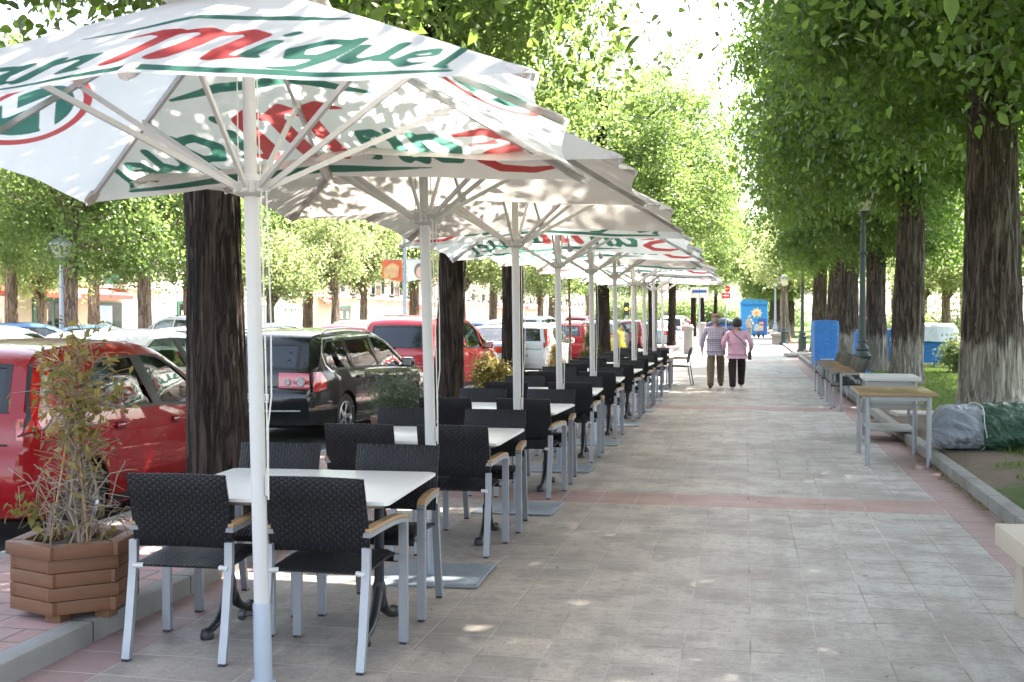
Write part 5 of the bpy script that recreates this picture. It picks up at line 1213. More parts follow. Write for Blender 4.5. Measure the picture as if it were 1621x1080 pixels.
m = MB(); m.box((0, -.425, .60), (.48, .012, .26), bev=.003); do_ = m.obj('drawer_front', CABM, t, 40); m = MB(); m.box((0, -.44, .60), (.2, .02, .02), bev=.006); m.obj('handle', GALV, do_, 40)
m = MB(); m.box((0, 0, .15), (.58, .86, .03), bev=.005); m.obj('shelf', CABM, t, 40)
for sx in (-1, 1):
    for sy in (-1, 1): m = MB(); m.box((sx * .285, sy * .42, .39), (.04, .04, .78)); m.obj('leg', GALV, t)
# stone bench at the lower right
M_STONE = paint('cream_stone', (.46, .40, .33), .7, 0, .14, 3, bump=.25, bscale=40)
x, y = AT(1.60, 5.12)
t = thing('stone_bench', 'cream stone bench slab cut off by the lower right edge of the photo', 'bench', (x, y, 0), R(1.0)); m = MB(); m.box((0, 0, .40), (.46, 2.2, .115), bev=.006); m.obj('seat', M_STONE, t, 40)
for sy in (-.55, .92): m = MB(); m.box((.02, sy, .172), (.34, .14, .344), bev=.006); m.obj('leg', M_STONE, t, 40)
# far stone bench
x, y = XY(1232, 66)
t = thing('stone_bench', 'small pale stone bench far down the walkway at the foot of the brown trunk', 'bench', (x, y, 0)); m = MB(); m.box((0, 0, .52), (.9, 2.0, .16), bev=.01); m.obj('seat', M_STONE, t, 40)
for sy in (-.7, .7): m = MB(); m.box((0, sy, .22), (.7, .3, .44)); m.obj('leg', M_STONE, t)
# bundle wrapped in plastic sheet and rope
def mat_sheet(name, col, rough=.35):
    n = N(name); v = n.coord('Object'); f = n.noise(v, 4, 6, .65, dist=1.2); g = n.noise(n.mapv(v, (3, 9, 9)), 2.2, 5, .6, dist=1.5)
    c = n.mix(f, sc3(col, .75), sc3(col, 1.2)); c = n.mix(n.math('MULTIPLY', n.step(g, .60, .72), .35), c, (.6, .62, .62))
    return n.done(n.bsdf(c, rough, 0, n.bump(n.math('ADD', g, f), .8, .04), .5))
def wrap(u0, u1, rad, seed, nu=90, nth=90):
    P_ = np.zeros((nu, nth + 1, 3))
    for i in range(nu):
        u = u0 + (u1 - u0) * i / (nu - 1)
        for j in range(nth + 1):
            a = 2 * PI * (j % nth) / nth; ca, sa = math.cos(a), math.sin(a)
            f1 = 1 - 2.4 * abs(noise.noise((u * 2.6 + ca * .9, sa * 1.6 + u * 1.2, seed))); f2 = 1 - 2 * abs(noise.noise((u * 5 + sa, ca * 2.2, seed + 4))); f3 = 1 - 3 * abs(noise.noise((u * 13 + sa * 3, ca * 7 + u * 4, seed + 8)))
            rd = rad * (1 + .14 * f1 + .09 * f2 + .045 * f3 - .08); en = min((u - u0), (u1 - u)); rd *= (1 - max(0, 1 - (u - u0) / .16) ** 2.2 * (.93 + .07 * math.sin(a * 9))) if u0 < -.5 else (1 - .12 * math.exp(-en / .03))
            P_[i, j] = (u, rd * ca * 1.0, max(-rad * .80, rd * sa * .88))
    return P_
x, y = AT(2.64, 12.75)
t = thing('wrapped_bundle', 'bundle wrapped in grey and green plastic, lying on the lawn by the thickest trunk', 'bundle', (x, y, .34), R(14))
link('grey_sheet', grid_mesh('grey_sheet', wrap(-.62, -.10, .27, 1)), t, mat_sheet('grey_plastic', (.30, .33, .37)))
link('green_sheet', grid_mesh('green_sheet', wrap(-.14, 1.9, .295, 5, 150)), t, mat_sheet('green_plastic', (.03, .085, .05)))
for u in (-.12, .55): m = MB(); m.tube([(u + .02 * math.sin(k), .305 * math.cos(k * PI / 12), .285 * math.sin(k * PI / 12)) for k in range(25)], .006, 6); m.obj('tie_rope', M_ROPE, t, 60)
# lamp posts
IRON_G = paint('dark_green_iron', (.055, .072, .072), .5, .3, .2, 6, bump=.1); LANT = None
def mat_pane():
    n = N('lantern_glass'); d = n.bsdf((.80, .74, .66), .3); t = n.n('ShaderNodeBsdfTranslucent'); t.inputs[0].default_value = (.85, .80, .72, 1); mx = n.n('ShaderNodeMixShader'); mx.inputs[0].default_value = .5
    n.t.links.new(d, mx.inputs[1]); n.t.links.new(t.outputs[0], mx.inputs[2]); return n.done(mx.outputs[0])
LANT = mat_pane()
def lantern(t, z, k, mat):
    m = MB(); w0, w1, h = .13 * k, .24 * k, .42 * k
    for sx, sy in ((-1, -1), (1, -1), (1, 1), (-1, 1)): m.tube([(sx * w0, sy * w0, z), (sx * w1, sy * w1, z + h)], .012 * k, 6)
    m.lathe([(.03, z - .22 * k), (.05 * k, z - .1 * k), (.14 * k, z - .02 * k), (w0 * 1.4, z)], 12); lt = m.obj('lantern_frame', mat, t, 40)
    m = MB(); a, b = w0 * .96, w1 * .96; vs = [(sx * a, sy * a, z + .01) for sx, sy in ((-1, -1), (1, -1), (1, 1), (-1, 1))] + [(sx * b, sy * b, z + h) for sx, sy in ((-1, -1), (1, -1), (1, 1), (-1, 1))]
    m.add(vs, [(i, (i + 1) % 4, (i + 1) % 4 + 4, i + 4) for i in range(4)]); m.obj('lantern_pane', LANT, lt)
    m = MB(); m.lathe([(w1 * 1.5, z + h), (w1 * 1.52, z + h + .03 * k), (w1 * .9, z + h + .16 * k), (.05 * k, z + h + .23 * k), (.03 * k, z + h + .32 * k), (.001, z + h + .36 * k)], 4, M=Matrix.Rotation(PI / 4, 3, 'Z')); m.obj('lantern_cap', mat, lt)
def iron_post(name, label, x, y, z, H, tape=True, mat=IRON_G, base=True):
    t = thing(name, label, 'lamp post', (x, y, z))
    m = MB(); m.lathe([(.085, .85), (.078, 1.2), (.065, 2.2), (.05, H - .25), (.05, H - .2)], 20)
    for zz in (1.05, H - .9): m.lathe([(.085, zz - .03), (.10, zz), (.085, zz + .03)], 20)
    m.obj('post', mat, t, 50)
    if base:
        m = MB(); n_ = 24; vs = []
        prof = [(.24, 0), (.24, .12), (.19, .18), (.165, .24), (.15, .60), (.15, .64), (.19, .68), (.20, .73), (.15, .78), (.13, .84), (.15, .88), (.12, .93), (.09, .97)]
        m.lathe(prof, 24); m.obj('base', mat, t, 35)
        m = MB()
        for k in range(16): an = 2 * PI * k / 16; m.tube([(.158 * math.cos(an), .158 * math.sin(an), .26), (.150 * math.cos(an), .150 * math.sin(an), .60)], .010, 5)
        m.obj('fluting', mat, t, 50)
        if tape: m = MB(); m.lathe([(.172, .36), (.172, .40)], 24, cap=False); m.obj('tape', paint('blue_tape', (.03, .20, .55), .5), t, 60)
    lantern(t, H, 1.0, mat); return t
x, y = XY(1365, 24.6); iron_post('lamp_post', 'dark iron lamp post with a blue tape band, beside the seven chairs', x, y, 0, 3.85)
x, y = XY(1270, 48); iron_post('lamp_post', 'iron lamp post left of the blue wrapped heater, white lantern against the leaves', x, y, 0, 3.75, False)
x, y = XY(1241, 62); iron_post('lamp_post', 'slim lamp post in front of the brown far trunk', x, y, 0, 3.2, False)
x, y = XY(1227, 78); iron_post('lamp_post', 'grey green lamp post just right of the blue kiosk', x, y, 0, 3.6, False, GREY_STEEL)
x, y = XY(98, 36); iron_post('lamp_post', 'grey lamp post at the far left, in front of a brown trunk', x, y, -.12, 3.55, False, GREY_STEEL, False)
# heater wrapped in blue tarpaulin, covered furniture
TARP = mat_sheet('blue_tarpaulin', (.035, .20, .56), .4); WSHEET = mat_sheet('white_sheet', (.75, .76, .78), .4)
def draped(sx, sy, h, z0, seed, top=1.0, nth=72, nz=30, sharp=4.0, wave=.04):
    P_ = np.zeros((nth + 1, nz + 6, 3))
    for i in range(nth + 1):
        a = 2 * PI * (i % nth) / nth; ca, sa = math.cos(a), math.sin(a); k = (abs(ca) ** sharp + abs(sa) ** sharp) ** (-1 / sharp)
        for j in range(nz + 6):
            if j < nz: q = j / (nz - 1); s = 1.0; z = z0 + (h - z0) * q
            else: q = 1; s = 1 - (j - nz + 1) / 6; z = h + .02 * (1 - s)
            f = 1 - 2 * abs(noise.noise((ca * 2.4 * k + seed, sa * 2.4 * k, z * 1.1))); f2 = noise.noise((ca * 6, sa * 6 + seed, z * 2.5))
            rd = k * s * (1 + wave * f + wave * .5 * f2 - (.05 * (q > .93) if j < nz else .05)); tp = 1 + (top - 1) * q
            P_[i, j] = (sx * ca * rd * tp, sy * sa * rd * tp, z + (.02 * f2 if j >= nz else .03 * noise.noise((ca * 4, sa * 4, seed)) * (1 - q)))
    return P_
x, y = XY(1306, 30.0)
t = thing('wrapped_heater', 'tall object wrapped in bright blue tarpaulin, behind the seven chairs', 'tarpaulin cover', (x, y, .06), R(10))
link('cover', grid_mesh('cover', draped(.30, .22, 1.40, .22, 3, 1.08, sharp=9, wave=.045)), t, TARP); m = MB(); m.lathe([(.22, 0), (.22, .05), (.05, .09), (.05, .3)], 16); m.obj('base', GALV, t, 40)
m = MB(); m.tube([(.30 * math.cos(k * PI / 12), .27 * math.sin(k * PI / 12), .40) for k in range(25)], .012, 6); m.obj('tie_rope', M_ROPE, t, 60)
x, y = XY(1430, 33.0)
t = thing('covered_stack', 'wide blue tarpaulin stack with a white sheet on top, on the sunny lawn', 'tarpaulin cover', (x, y, .1), R(-8))
link('cover', grid_mesh('cover', draped(1.36, .75, 1.10, .18, 8, .97, sharp=7, wave=.035)), t, TARP); link('white_sheet', grid_mesh('white_sheet', draped(.95, .86, 1.26, .78, 11, .88, sharp=6, wave=.05)), t, WSHEET, (.54, 0, 0))
for sx, sy in ((-.9, -.6), (-.3, -.62), (.3, -.6), (.85, -.6), (-.9, .6), (.85, .6)): m = MB(); m.tube([(sx, sy, -.05), (sx, sy, .3)], .02, 8); m.obj('leg', GALV, t)
x, y = XY(1660, 27); t = thing('covered_stack', 'blue covered furniture glimpsed at the right edge past the thickest trunk', 'tarpaulin cover', (x, y, .1)); link('cover', grid_mesh('cover', draped(1.0, .7, 1.3, .1, 14, .95)), t, TARP)
for sx in (-.8, .8): m = MB(); m.tube([(sx, -.5, -.05), (sx, -.5, .3)], .02, 8); m.obj('leg', GALV, t)
# shrub and hedge on the lawn
x, y = XY(1517, 29.5); bush('lawn_shrub', 'pale green shrub at the right end of the blue covered stack', x, y, .08, .35, .35, .5, 2200, .11, LEAF_Y, 15)
x, y = XY(1478, 48); bush('clipped_hedge', 'yellow green clipped hedge behind the blue covered stack', x, y, .05, 2.6, .8, .75, 9000, .16, LEAF_Y, 16)
for px, d, w_, lab in ((1060, 150, 4.5, 'dense green hedge at the far end of the street, left of the couple'), (1130, 160, 4.0, 'dense green hedge at the far end of the walkway, above the couple'), (1235, 150, 4.0, 'dense green hedge at the far end, right of the kiosk'), (985, 140, 4.5, 'dense green hedge far down the street behind the golden conifer')):
    x, y = XY(px, d); bush('tall_hedge', lab, x, y, -.1, w_, 1.2, 1.9, 6000, .34, LEAF_L, int(px))
# chair frame heap folded beyond the seven chairs
x, y = XY(1275, 44); t = thing('folded_sunshade', 'folded canvas and metal frame leaning by the far lamp post', 'folded frame', (x, y, 0)); m = MB(); m.tube([(.5, 0, .0), (.72, 0, 1.1)], .03, 8); m.tube([(.6, .3, .0), (.8, .3, 1.1)], .03, 8); m.tube([(.7, 0, 1.05), (.78, .3, 1.05)], .03, 8); m.obj('frame', BLACK_IRON, t)
m = MB(); m.box((-.1, .2, .09), (1.3, .8, .14), (0, 0, .2), bev=.05); m.obj('canvas', M_CLOTH_P, t, 60)

# bollards, kiosk, signs, banner pole
BOLL = paint('bollard_stone', (.30, .285, .265), .75, 0, .12, 6, bump=.2)
for px, d, lab in ((1090, 47.5, 'nearer grey stone bollard beside the lone chair'), (1112, 70, 'farther grey stone bollard left of the walking man')):
    x, y = XY(px, d); t = thing('stone_bollard', lab, 'bollard', (x, y, 0), 0, 'stone bollards'); m = MB(); m.lathe([(.20, 0), (.20, 1.02), (.185, 1.04)], 20); m.obj('shaft', BOLL, t, 40); m = MB(); m.lathe([(.21, 1.04), (.22, 1.07), (.22, 1.12), (.17, 1.18), (.001, 1.2)], 20); m.obj('cap', BOLL, t, 40)
KB = paint('kiosk_blue', (.03, .27, .66), .4, 0, .08, 2); x, y = XY(1194, 92)
t = thing('blue_kiosk', 'bright blue kiosk with a pale flower picture at the end of the walkway', 'kiosk', (x, y, 0), R(3))
m = MB(); m.box((0, .9, 1.25), (2.1, 1.8, 2.5), bev=.06); m.obj('cabin', KB, t, 40)
m = MB(); m.prism([(-1.08, 2.5), (1.08, 2.5), (1.08, 2.7), (.95, 2.88), (.7, 2.95), (-.7, 2.95), (-.95, 2.88), (-1.08, 2.7)], -.04, 1.84, axis='Y'); m.obj('roof', KB, t, 40)
m = MB(); m.box((0, -.012, 2.44), (1.9, .02, .05)); m.obj('moulding', paint('kiosk_dark_blue', (.02, .15, .45), .4), t)
PET = paint('petal_cream', (.72, .62, .48), .5, 0, .2, 4); PET2 = paint('petal_orange', (.75, .42, .12), .5, 0, .2, 4); LEAFP = paint('print_green', (.12, .30, .16), .5)
m = MB()
for k in range(9):
    an = 2 * PI * k / 9; c = Vector((.18 + .26 * math.cos(an), -.012 - .001 * k, 1.82 + .24 * math.sin(an))); tn = Vector((math.cos(an), 0, math.sin(an))); nn = Vector((-tn.z, 0, tn.x))
    m.add([c - tn * .2, c + nn * .13, c + tn * .22, c - nn * .13], [(0, 1, 2, 3)])
fl = m.obj('flower_picture', PET, t); m = MB(); m.add([Vector((.18 + .15 * math.cos(2 * PI * k / 10), -.026, 1.80 + .13 * math.sin(2 * PI * k / 10))) for k in range(10)], [tuple(range(10))]); m.obj('flower_heart', PET2, fl)
m = MB(); m.add([(.10, -.022, 1.62), (.30, -.022, 1.62), (.2, -.022, 1.3)], [(0, 1, 2)]); m.obj('flower_leaf', LEAFP, fl)
m = MB(); m.box((.62, -.03, .75), (.7, .04, 1.2)); pn = m.obj('price_panel', paint('kiosk_panel', (.04, .10, .42), .4), t); m = MB()
for k in range(3): m.box((.55, -.056, .45 + .28 * k), (.34, .006, .16))
m.obj('panel_print', PET2, pn)
def sign(name, label, x, y, H, w, h, col, post=.035, txt=None, tcol=None, z=0, h_txt=.2):
    t = thing(name, label, 'sign', (x, y, z)); m = MB(); m.tube([(0, 0, 0), (0, 0, H)], post, 10); m.obj('post', GREY_STEEL, t, 40); m = MB(); m.box((0, -.03, H - h / 2), (w, .03, h), bev=.01); b = m.obj('board', col, t)
    if txt: m = MB(); draw_text(m, txt, (-w * .42, -.048, H - h / 2 - h_txt / 2), h_txt, 1, 'Y', .004, .18); m.obj('lettering', tcol, b)
    return t
RED_S = paint('sign_red', (.65, .04, .035), .4); BLUE_S = paint('sign_blue', (.03, .12, .5), .4); WHT_S = paint('sign_white', (.74, .74, .74), .4)
x, y = XY(1107, 60); t = sign('street_sign', 'pale street sign with a blue band above the bollard', x, y, 3.1, .95, .55, WHT_S, .05); m = MB(); m.box((0, -.048, 2.88), (.75, .006, .14)); m.obj('sign_band', BLUE_S, t)
x, y = XY(1149, 100); t = sign('red_sign', 'red shop sign far down the avenue above the couple', x, y, 3.6, .8, .5, RED_S, .05); m = MB(); m.box((.15, -.03, 3.95), (.4, .03, .55)); m.obj('board', RED_S, t); m = MB(); m.box((0, -.05, 3.37), (.5, .006, .1)); m.obj('sign_band', WHT_S, t)
x, y = XY(992, 75); t = thing('traffic_light', 'small traffic light glowing amber between the sixth and seventh umbrella poles', 'traffic light', (x, y, 0)); m = MB(); m.tube([(0, 0, 0), (0, 0, 1.7)], .06, 10); m.obj('post', GREY_STEEL, t, 40); m = MB(); m.box((0, 0, 2.05), (.34, .25, .85), bev=.03); h_ = m.obj('lamp_housing', BLACK_IRON, t, 40)
n = N('amber_lamp'); e = n.n('ShaderNodeEmission'); e.inputs[0].default_value = (1, .35, .03, 1); e.inputs[1].default_value = 2.0; AMB = n.done(e.outputs[0])
for k in range(3): m = MB(); m.lathe([(.10, 0), (.09, .03), (.001, .04)], 16, (0, -.125, 1.80 + .25 * k), M=Matrix.Rotation(PI / 2, 3, 'X')); m.obj('lamp_lens', AMB if k == 1 else TRIM, h_, 40)
x, y = XY(641, 52); t = thing('banner_pole', 'tall grey pole with a red banner and a white portrait banner', 'pole', (x, y, -.1)); m = MB(); m.tube([(0, 0, 0), (0, 0, 5.0), (0, 0, 6.3)], [.11, .09, .07], 12); m.tube([(0, 0, 6.2), (-.15, 0, 6.5), (-.6, 0, 6.6)], .05, 8); m.obj('post', GREY_STEEL, t, 40)
for sx, mt, nm in ((-1, paint('banner_red', (.72, .16, .07), .6, 0, .3, 1.2), 'red printed banner'), (1, paint('banner_white', (.74, .72, .70), .6), 'white banner with a portrait')):
    m = MB(); m.add([(sx * .12 + sx * .95 * i / 6, .05 * math.sin(i), 3.25 + 1.0 * j / 3 + .03 * i * (j < 1)) for j in range(4) for i in range(7)], [(j * 7 + i, j * 7 + i + 1, j * 7 + i + 8, j * 7 + i + 7) for j in range(3) for i in range(6)])
    b = m.obj('banner', mt, t, 60); b['label'] = nm + (' on the pole' if sx < 0 else ''); m = MB()
    if sx > 0:
        m.add([(.72 + .24 * math.cos(k * PI / 9), -.09, 3.75 + .34 * math.sin(k * PI / 9)) for k in range(18)], [tuple(range(18))]); q = m.obj('portrait_hair', paint('print_hair', (.20, .14, .12), .6), b); m = MB(); m.add([(.74 + .17 * math.cos(k * PI / 9), -.10, 3.68 + .25 * math.sin(k * PI / 9)) for k in range(18)], [tuple(range(18))]); m.obj('portrait_face', paint('print_skin', (.62, .42, .34), .6), b)
    else: m.add([(-.95, -.09, 3.36), (-.30, -.09, 3.45), (-.22, -.09, 3.95), (-.55, -.09, 4.12), (-.98, -.09, 3.9)], [tuple(range(5))]); m.obj('banner_print', paint('print_peach', (.62, .36, .20), .6, 0, .5, 3), b)
    m = MB(); m.tube([(0, 0, 4.27), (sx * 1.08, 0, 4.27)], .02, 6); m.obj('banner_arm', GREY_STEEL, b)

# ------------------------------------------------------------------ buildings beyond the street
WALLS = [paint('cream_render', (.46, .38, .29), .85, 0, .1, .5), paint('pink_render', (.42, .26, .20), .85, 0, .1, .5), paint('white_render', (.50, .47, .42), .85, 0, .08, .5), paint('sand_render', (.44, .35, .24), .85, 0, .1, .5)]
SHOPG = paint('shop_green', (.02, .09, .055), .45); DARKG = mat_darkglass(); FRAME = paint('window_frame_white', (.62, .60, .56), .5); AWR = paint('awning_red', (.45, .05, .04), .7, 0, .15, 3); CREAM = paint('sign_cream', (.72, .66, .5), .5); POSTER = paint('poster_blue', (.30, .48, .58), .5, 0, .5, 2.2); BALC = paint('balcony_iron', (.03, .03, .032), .6); ROOF = paint('roof_tile', (.36, .17, .10), .85, 0, .25, 3)
def building(label, y0, y1, H, wall, shops, seed, Xf=-40.5):
    t = thing('shop_building', label, 'building', (Xf, y0, -.05)); L = y1 - y0; rg = random.Random(seed)
    m = MB(); m.box((-5, L / 2, H / 2), (10, L - .02, H)); m.obj('wall', wall, t)
    m = MB(); m.box((-4.9, L / 2, H + .2), (10.6, L - .02, .4)); m.obj('roof', ROOF, t)
    m = MB(); m.box((.10, L / 2, 3.6), (.2, L - .06, .25)); m.obj('cornice', FRAME, t)
    n_ = max(2, int(L / 3.2))
    for f in range(1, int((H - .8) / 3.2)):
        for k in range(n_):
            yy = (k + .5) * L / n_; z = 3.9 + (f - 1) * 3.2
            m = MB(); m.box((.05, yy, z + 1.25), (.1, 1.35, 2.3)); w_ = m.obj('window', FRAME, t); m = MB(); m.box((.08, yy - .31, z + 1.25), (.08, .56, 2.1)); m.box((.08, yy + .31, z + 1.25), (.08, .56, 2.1)); m.obj('pane', DARKG, w_)
            if (k + f) % 2 == 0:
                m = MB(); m.box((.35, yy, z + .02), (.7, 1.8, .1))
                for q in range(13): m.box((.66, yy - .84 + q * .14, z + .55), (.025, .025, 1.0))
                m.box((.66, yy, z + 1.05), (.04, 1.8, .04)); m.obj('balcony', BALC, t)
    for (a, b, kd) in shops:
        if kd == 'door':
            m = MB(); m.box((.03, (a + b) / 2, 1.35), (.1, b - a, 2.7)); d_ = m.obj('shop_door', SHOPG, t)
            for q in range(2): m = MB(); w_ = (b - a) / 2 - .5; m.box((.07, a + .35 + w_ / 2 + q * (w_ + .3), 1.35), (.06, w_, 2.3)); m.obj('pane', DARKG, d_); m = MB(); m.box((.115, a + .35 + w_ / 2 + q * (w_ + .3), 1.7), (.02, w_ * .4, .7)); m.obj('notice', CREAM, d_)
        elif kd == 'poster':
            m = MB(); m.box((.03, (a + b) / 2, 1.5), (.1, b - a, 2.0)); d_ = m.obj('shop_window', SHOPG, t); m = MB(); m.box((.07, (a + b) / 2, 1.5), (.06, b - a - .3, 1.8)); m.obj('pane', DARKG, d_); m = MB(); m.box((.12, a + (b - a) * .38, 1.6), (.03, (b - a) * .5, 1.4)); m.obj('poster', POSTER, d_)
        elif kd == 'glass':
            m = MB(); m.box((.03, (a + b) / 2, 1.4), (.1, b - a, 2.6)); d_ = m.obj('shop_window', FRAME, t); m = MB(); m.box((.07, (a + b) / 2, 1.4), (.06, b - a - .3, 2.4)); m.obj('pane', paint('shop_glass_pale', (.22, .30, .28), .15), d_)
        elif kd == 'awning':
            m = MB(); m.add([(.1, a, 3.4), (.1, b, 3.4), (.75, b, 3.0), (.75, a, 3.0), (.75, b, 2.72), (.75, a, 2.72)], [(0, 1, 2, 3), (3, 2, 4, 5)]); m.obj('awning', AWR, t)
    return t
x, y = XY(30, 66); b1 = building('cream building with green shop doors and a red awning at the far left', 57.0, 73.5, 11, WALLS[0], [(2.0, 5.8, 'door'), (8.0, 11.6, 'poster'), (1.2, 11.8, 'awning')], 1)
m = MB(); m.box((.20, 8.2, 4.05), (.1, 5.4, .62)); so_ = m.obj('sign_board', SHOPG, b1); m = MB(); draw_text(m, 'DETALLES', (.26, 6.1, 3.86), .40, 1, 'X', .02, .17); m.obj('sign_letters', CREAM, so_)
aw = [o for o in CH[b1.name] if o.name.startswith('awning')][0]
m = MB(); draw_text(m, 'GABALUX', (.77, 4.2, 2.76), .24, 1, 'X', .02, .2); m.obj('awning_letters', WHT_S, aw)
building('pale building right of the green doors, dark doorways behind the brown trunks', 73.6, 96, 12.5, WALLS[2], [(2.5, 4.6, 'door'), (6.0, 8.2, 'door'), (11, 15, 'glass'), (17, 21, 'glass')], 2)
building('sand coloured building behind the first umbrella pole', 96.1, 122, 11.5, WALLS[3], [(2, 6, 'glass'), (8, 12, 'awning'), (13, 17, 'door'), (19, 24, 'glass')], 3)
building('pink building behind the lime green trees', 122.1, 160, 12.5, WALLS[1], [(3, 9, 'glass'), (12, 18, 'awning'), (20, 26, 'glass'), (28, 35, 'awning')], 4)
building('cream building far down the street behind the banner pole', 160.1, 230, 12, WALLS[0], [(6, 16, 'glass'), (20, 30, 'awning'), (34, 44, 'glass'), (50, 62, 'awning')], 5)
building('cream building beyond the left edge of the photo', 30, 56.9, 11, WALLS[1], [(16, 20, 'glass'), (21, 26, 'awning')], 6)
building('pale block beyond the end of the walkway', 231, 300, 13, WALLS[2], [(6, 16, 'glass'), (20, 30, 'awning')], 7)
# ------------------------------------------------------------------ people
def skin(name, joints, bones, mat, parent=None, root=0, sub=2, post=None):
    """joints: {name:(co, rx, ry)}; grows one continuous surface over the bones"""
    keys = list(joints); me = bpy.data.meshes.new(name); me.from_pydata([joints[k][0] for k in keys], [(keys.index(a), keys.index(b)) for a, b in bones], [])
    o = bpy.data.objects.new(name, me); C.objects.link(o); mod = o.modifiers.new('s', 'SKIN')
    for i, k in enumerate(keys):
        sv = me.skin_vertices[0].data[i]; r = joints[k][1:]; sv.radius = (r[0], r[1] if len(r) > 1 else r[0]); sv.use_root = i == root
    mod.branch_smoothing = .6; s2 = o.modifiers.new('u', 'SUBSURF'); s2.levels = s2.render_levels = sub
    dg = bpy.context.evaluated_depsgraph_get(); dg.update(); nm = bpy.data.meshes.new_from_object(o.evaluated_get(dg)); bpy.data.objects.remove(o); bpy.data.meshes.remove(me)
    nm.name = name; nm.polygons.foreach_set('use_smooth', [True] * len(nm.polygons)); nm.materials.clear()
    if post: post(nm)
    return link(name, nm, parent, mat)
SKINM = paint('skin', (.42, .24, .17), .55, 0, .08, 12)
def mat_plaid():
    n = N('checked_shirt'); v = n.coord('Object'); x, y, z = n.sep(v)
    a = n.math('GREATER_THAN', n.math('FRACT', n.math('MULTIPLY', x, 22)), .55); b = n.math('GREATER_THAN', n.math('FRACT', n.math('MULTIPLY', z, 22)), .55)
    c = n.mix(n.math('MULTIPLY', n.math('ADD', a, b), .5), (.42, .41, .47), (.17, .15, .24)); c = n.mix(n.math('MULTIPLY', n.noise(v, 9, 3), .3), c, (.4, .35, .38))
    return n.done(n.bsdf(c, .85, 0, n.bump(n.noise(v, 9, 4, .6, dist=.8), .7, .03), .2))
def cloth(name, col, k=.6): 
    n = N(name); v = n.coord('Object'); f = n.noise(n.mapv(v, (8, 8, 5)), 1.3, 5, .6, dist=1.0)
    return n.done(n.bsdf(n.mix(f, sc3(col, .8), sc3(col, 1.15)), .85, 0, n.bump(f, k, .04), .2))
def person(label, x, y, rz, pose, mats, scale=1.0):
    """pose: joint table for the body; clothes follow the same joints with larger radii"""
    J = pose['body']; bones = pose['bones']
    body = skin('person', J, bones, SKINM); tag(body, label, 'person'); body.location = (x, y, 0); body.rotation_euler = (0, 0, rz); body.scale = (scale,) * 3
    for nm, js, bs, mt, rt in pose['clothes']: skin(nm, js, bs, mt, body, rt, 2)
    for nm, mb, mt in pose.get('extra', []): mb.obj(nm, mt, body, 60)
    return body
def finger_set(J, B, hand, sg, s=1.0):
    h = Vector(J[hand][0])
    for k, (fx, L) in enumerate(((-.030, .060), (-.010, .072), (.011, .068), (.031, .054))):
        a, b = f'{hand}f{k}a', f'{hand}f{k}b'; J[a] = (tuple(h + Vector((0, fx * .9, -.045))), .009, .009); J[b] = (tuple(h + Vector((-sg * .018, fx + .012, -.045 - L))), .007, .007); B += [(hand, a), (a, b)]
    a, b = f'{hand}ta', f'{hand}tb'; J[a] = (tuple(h + Vector((-sg * .012, .040, -.01))), .010, .010); J[b] = (tuple(h + Vector((-sg * .02, .058, -.055))), .008, .008); B += [(hand, a), (a, b)]
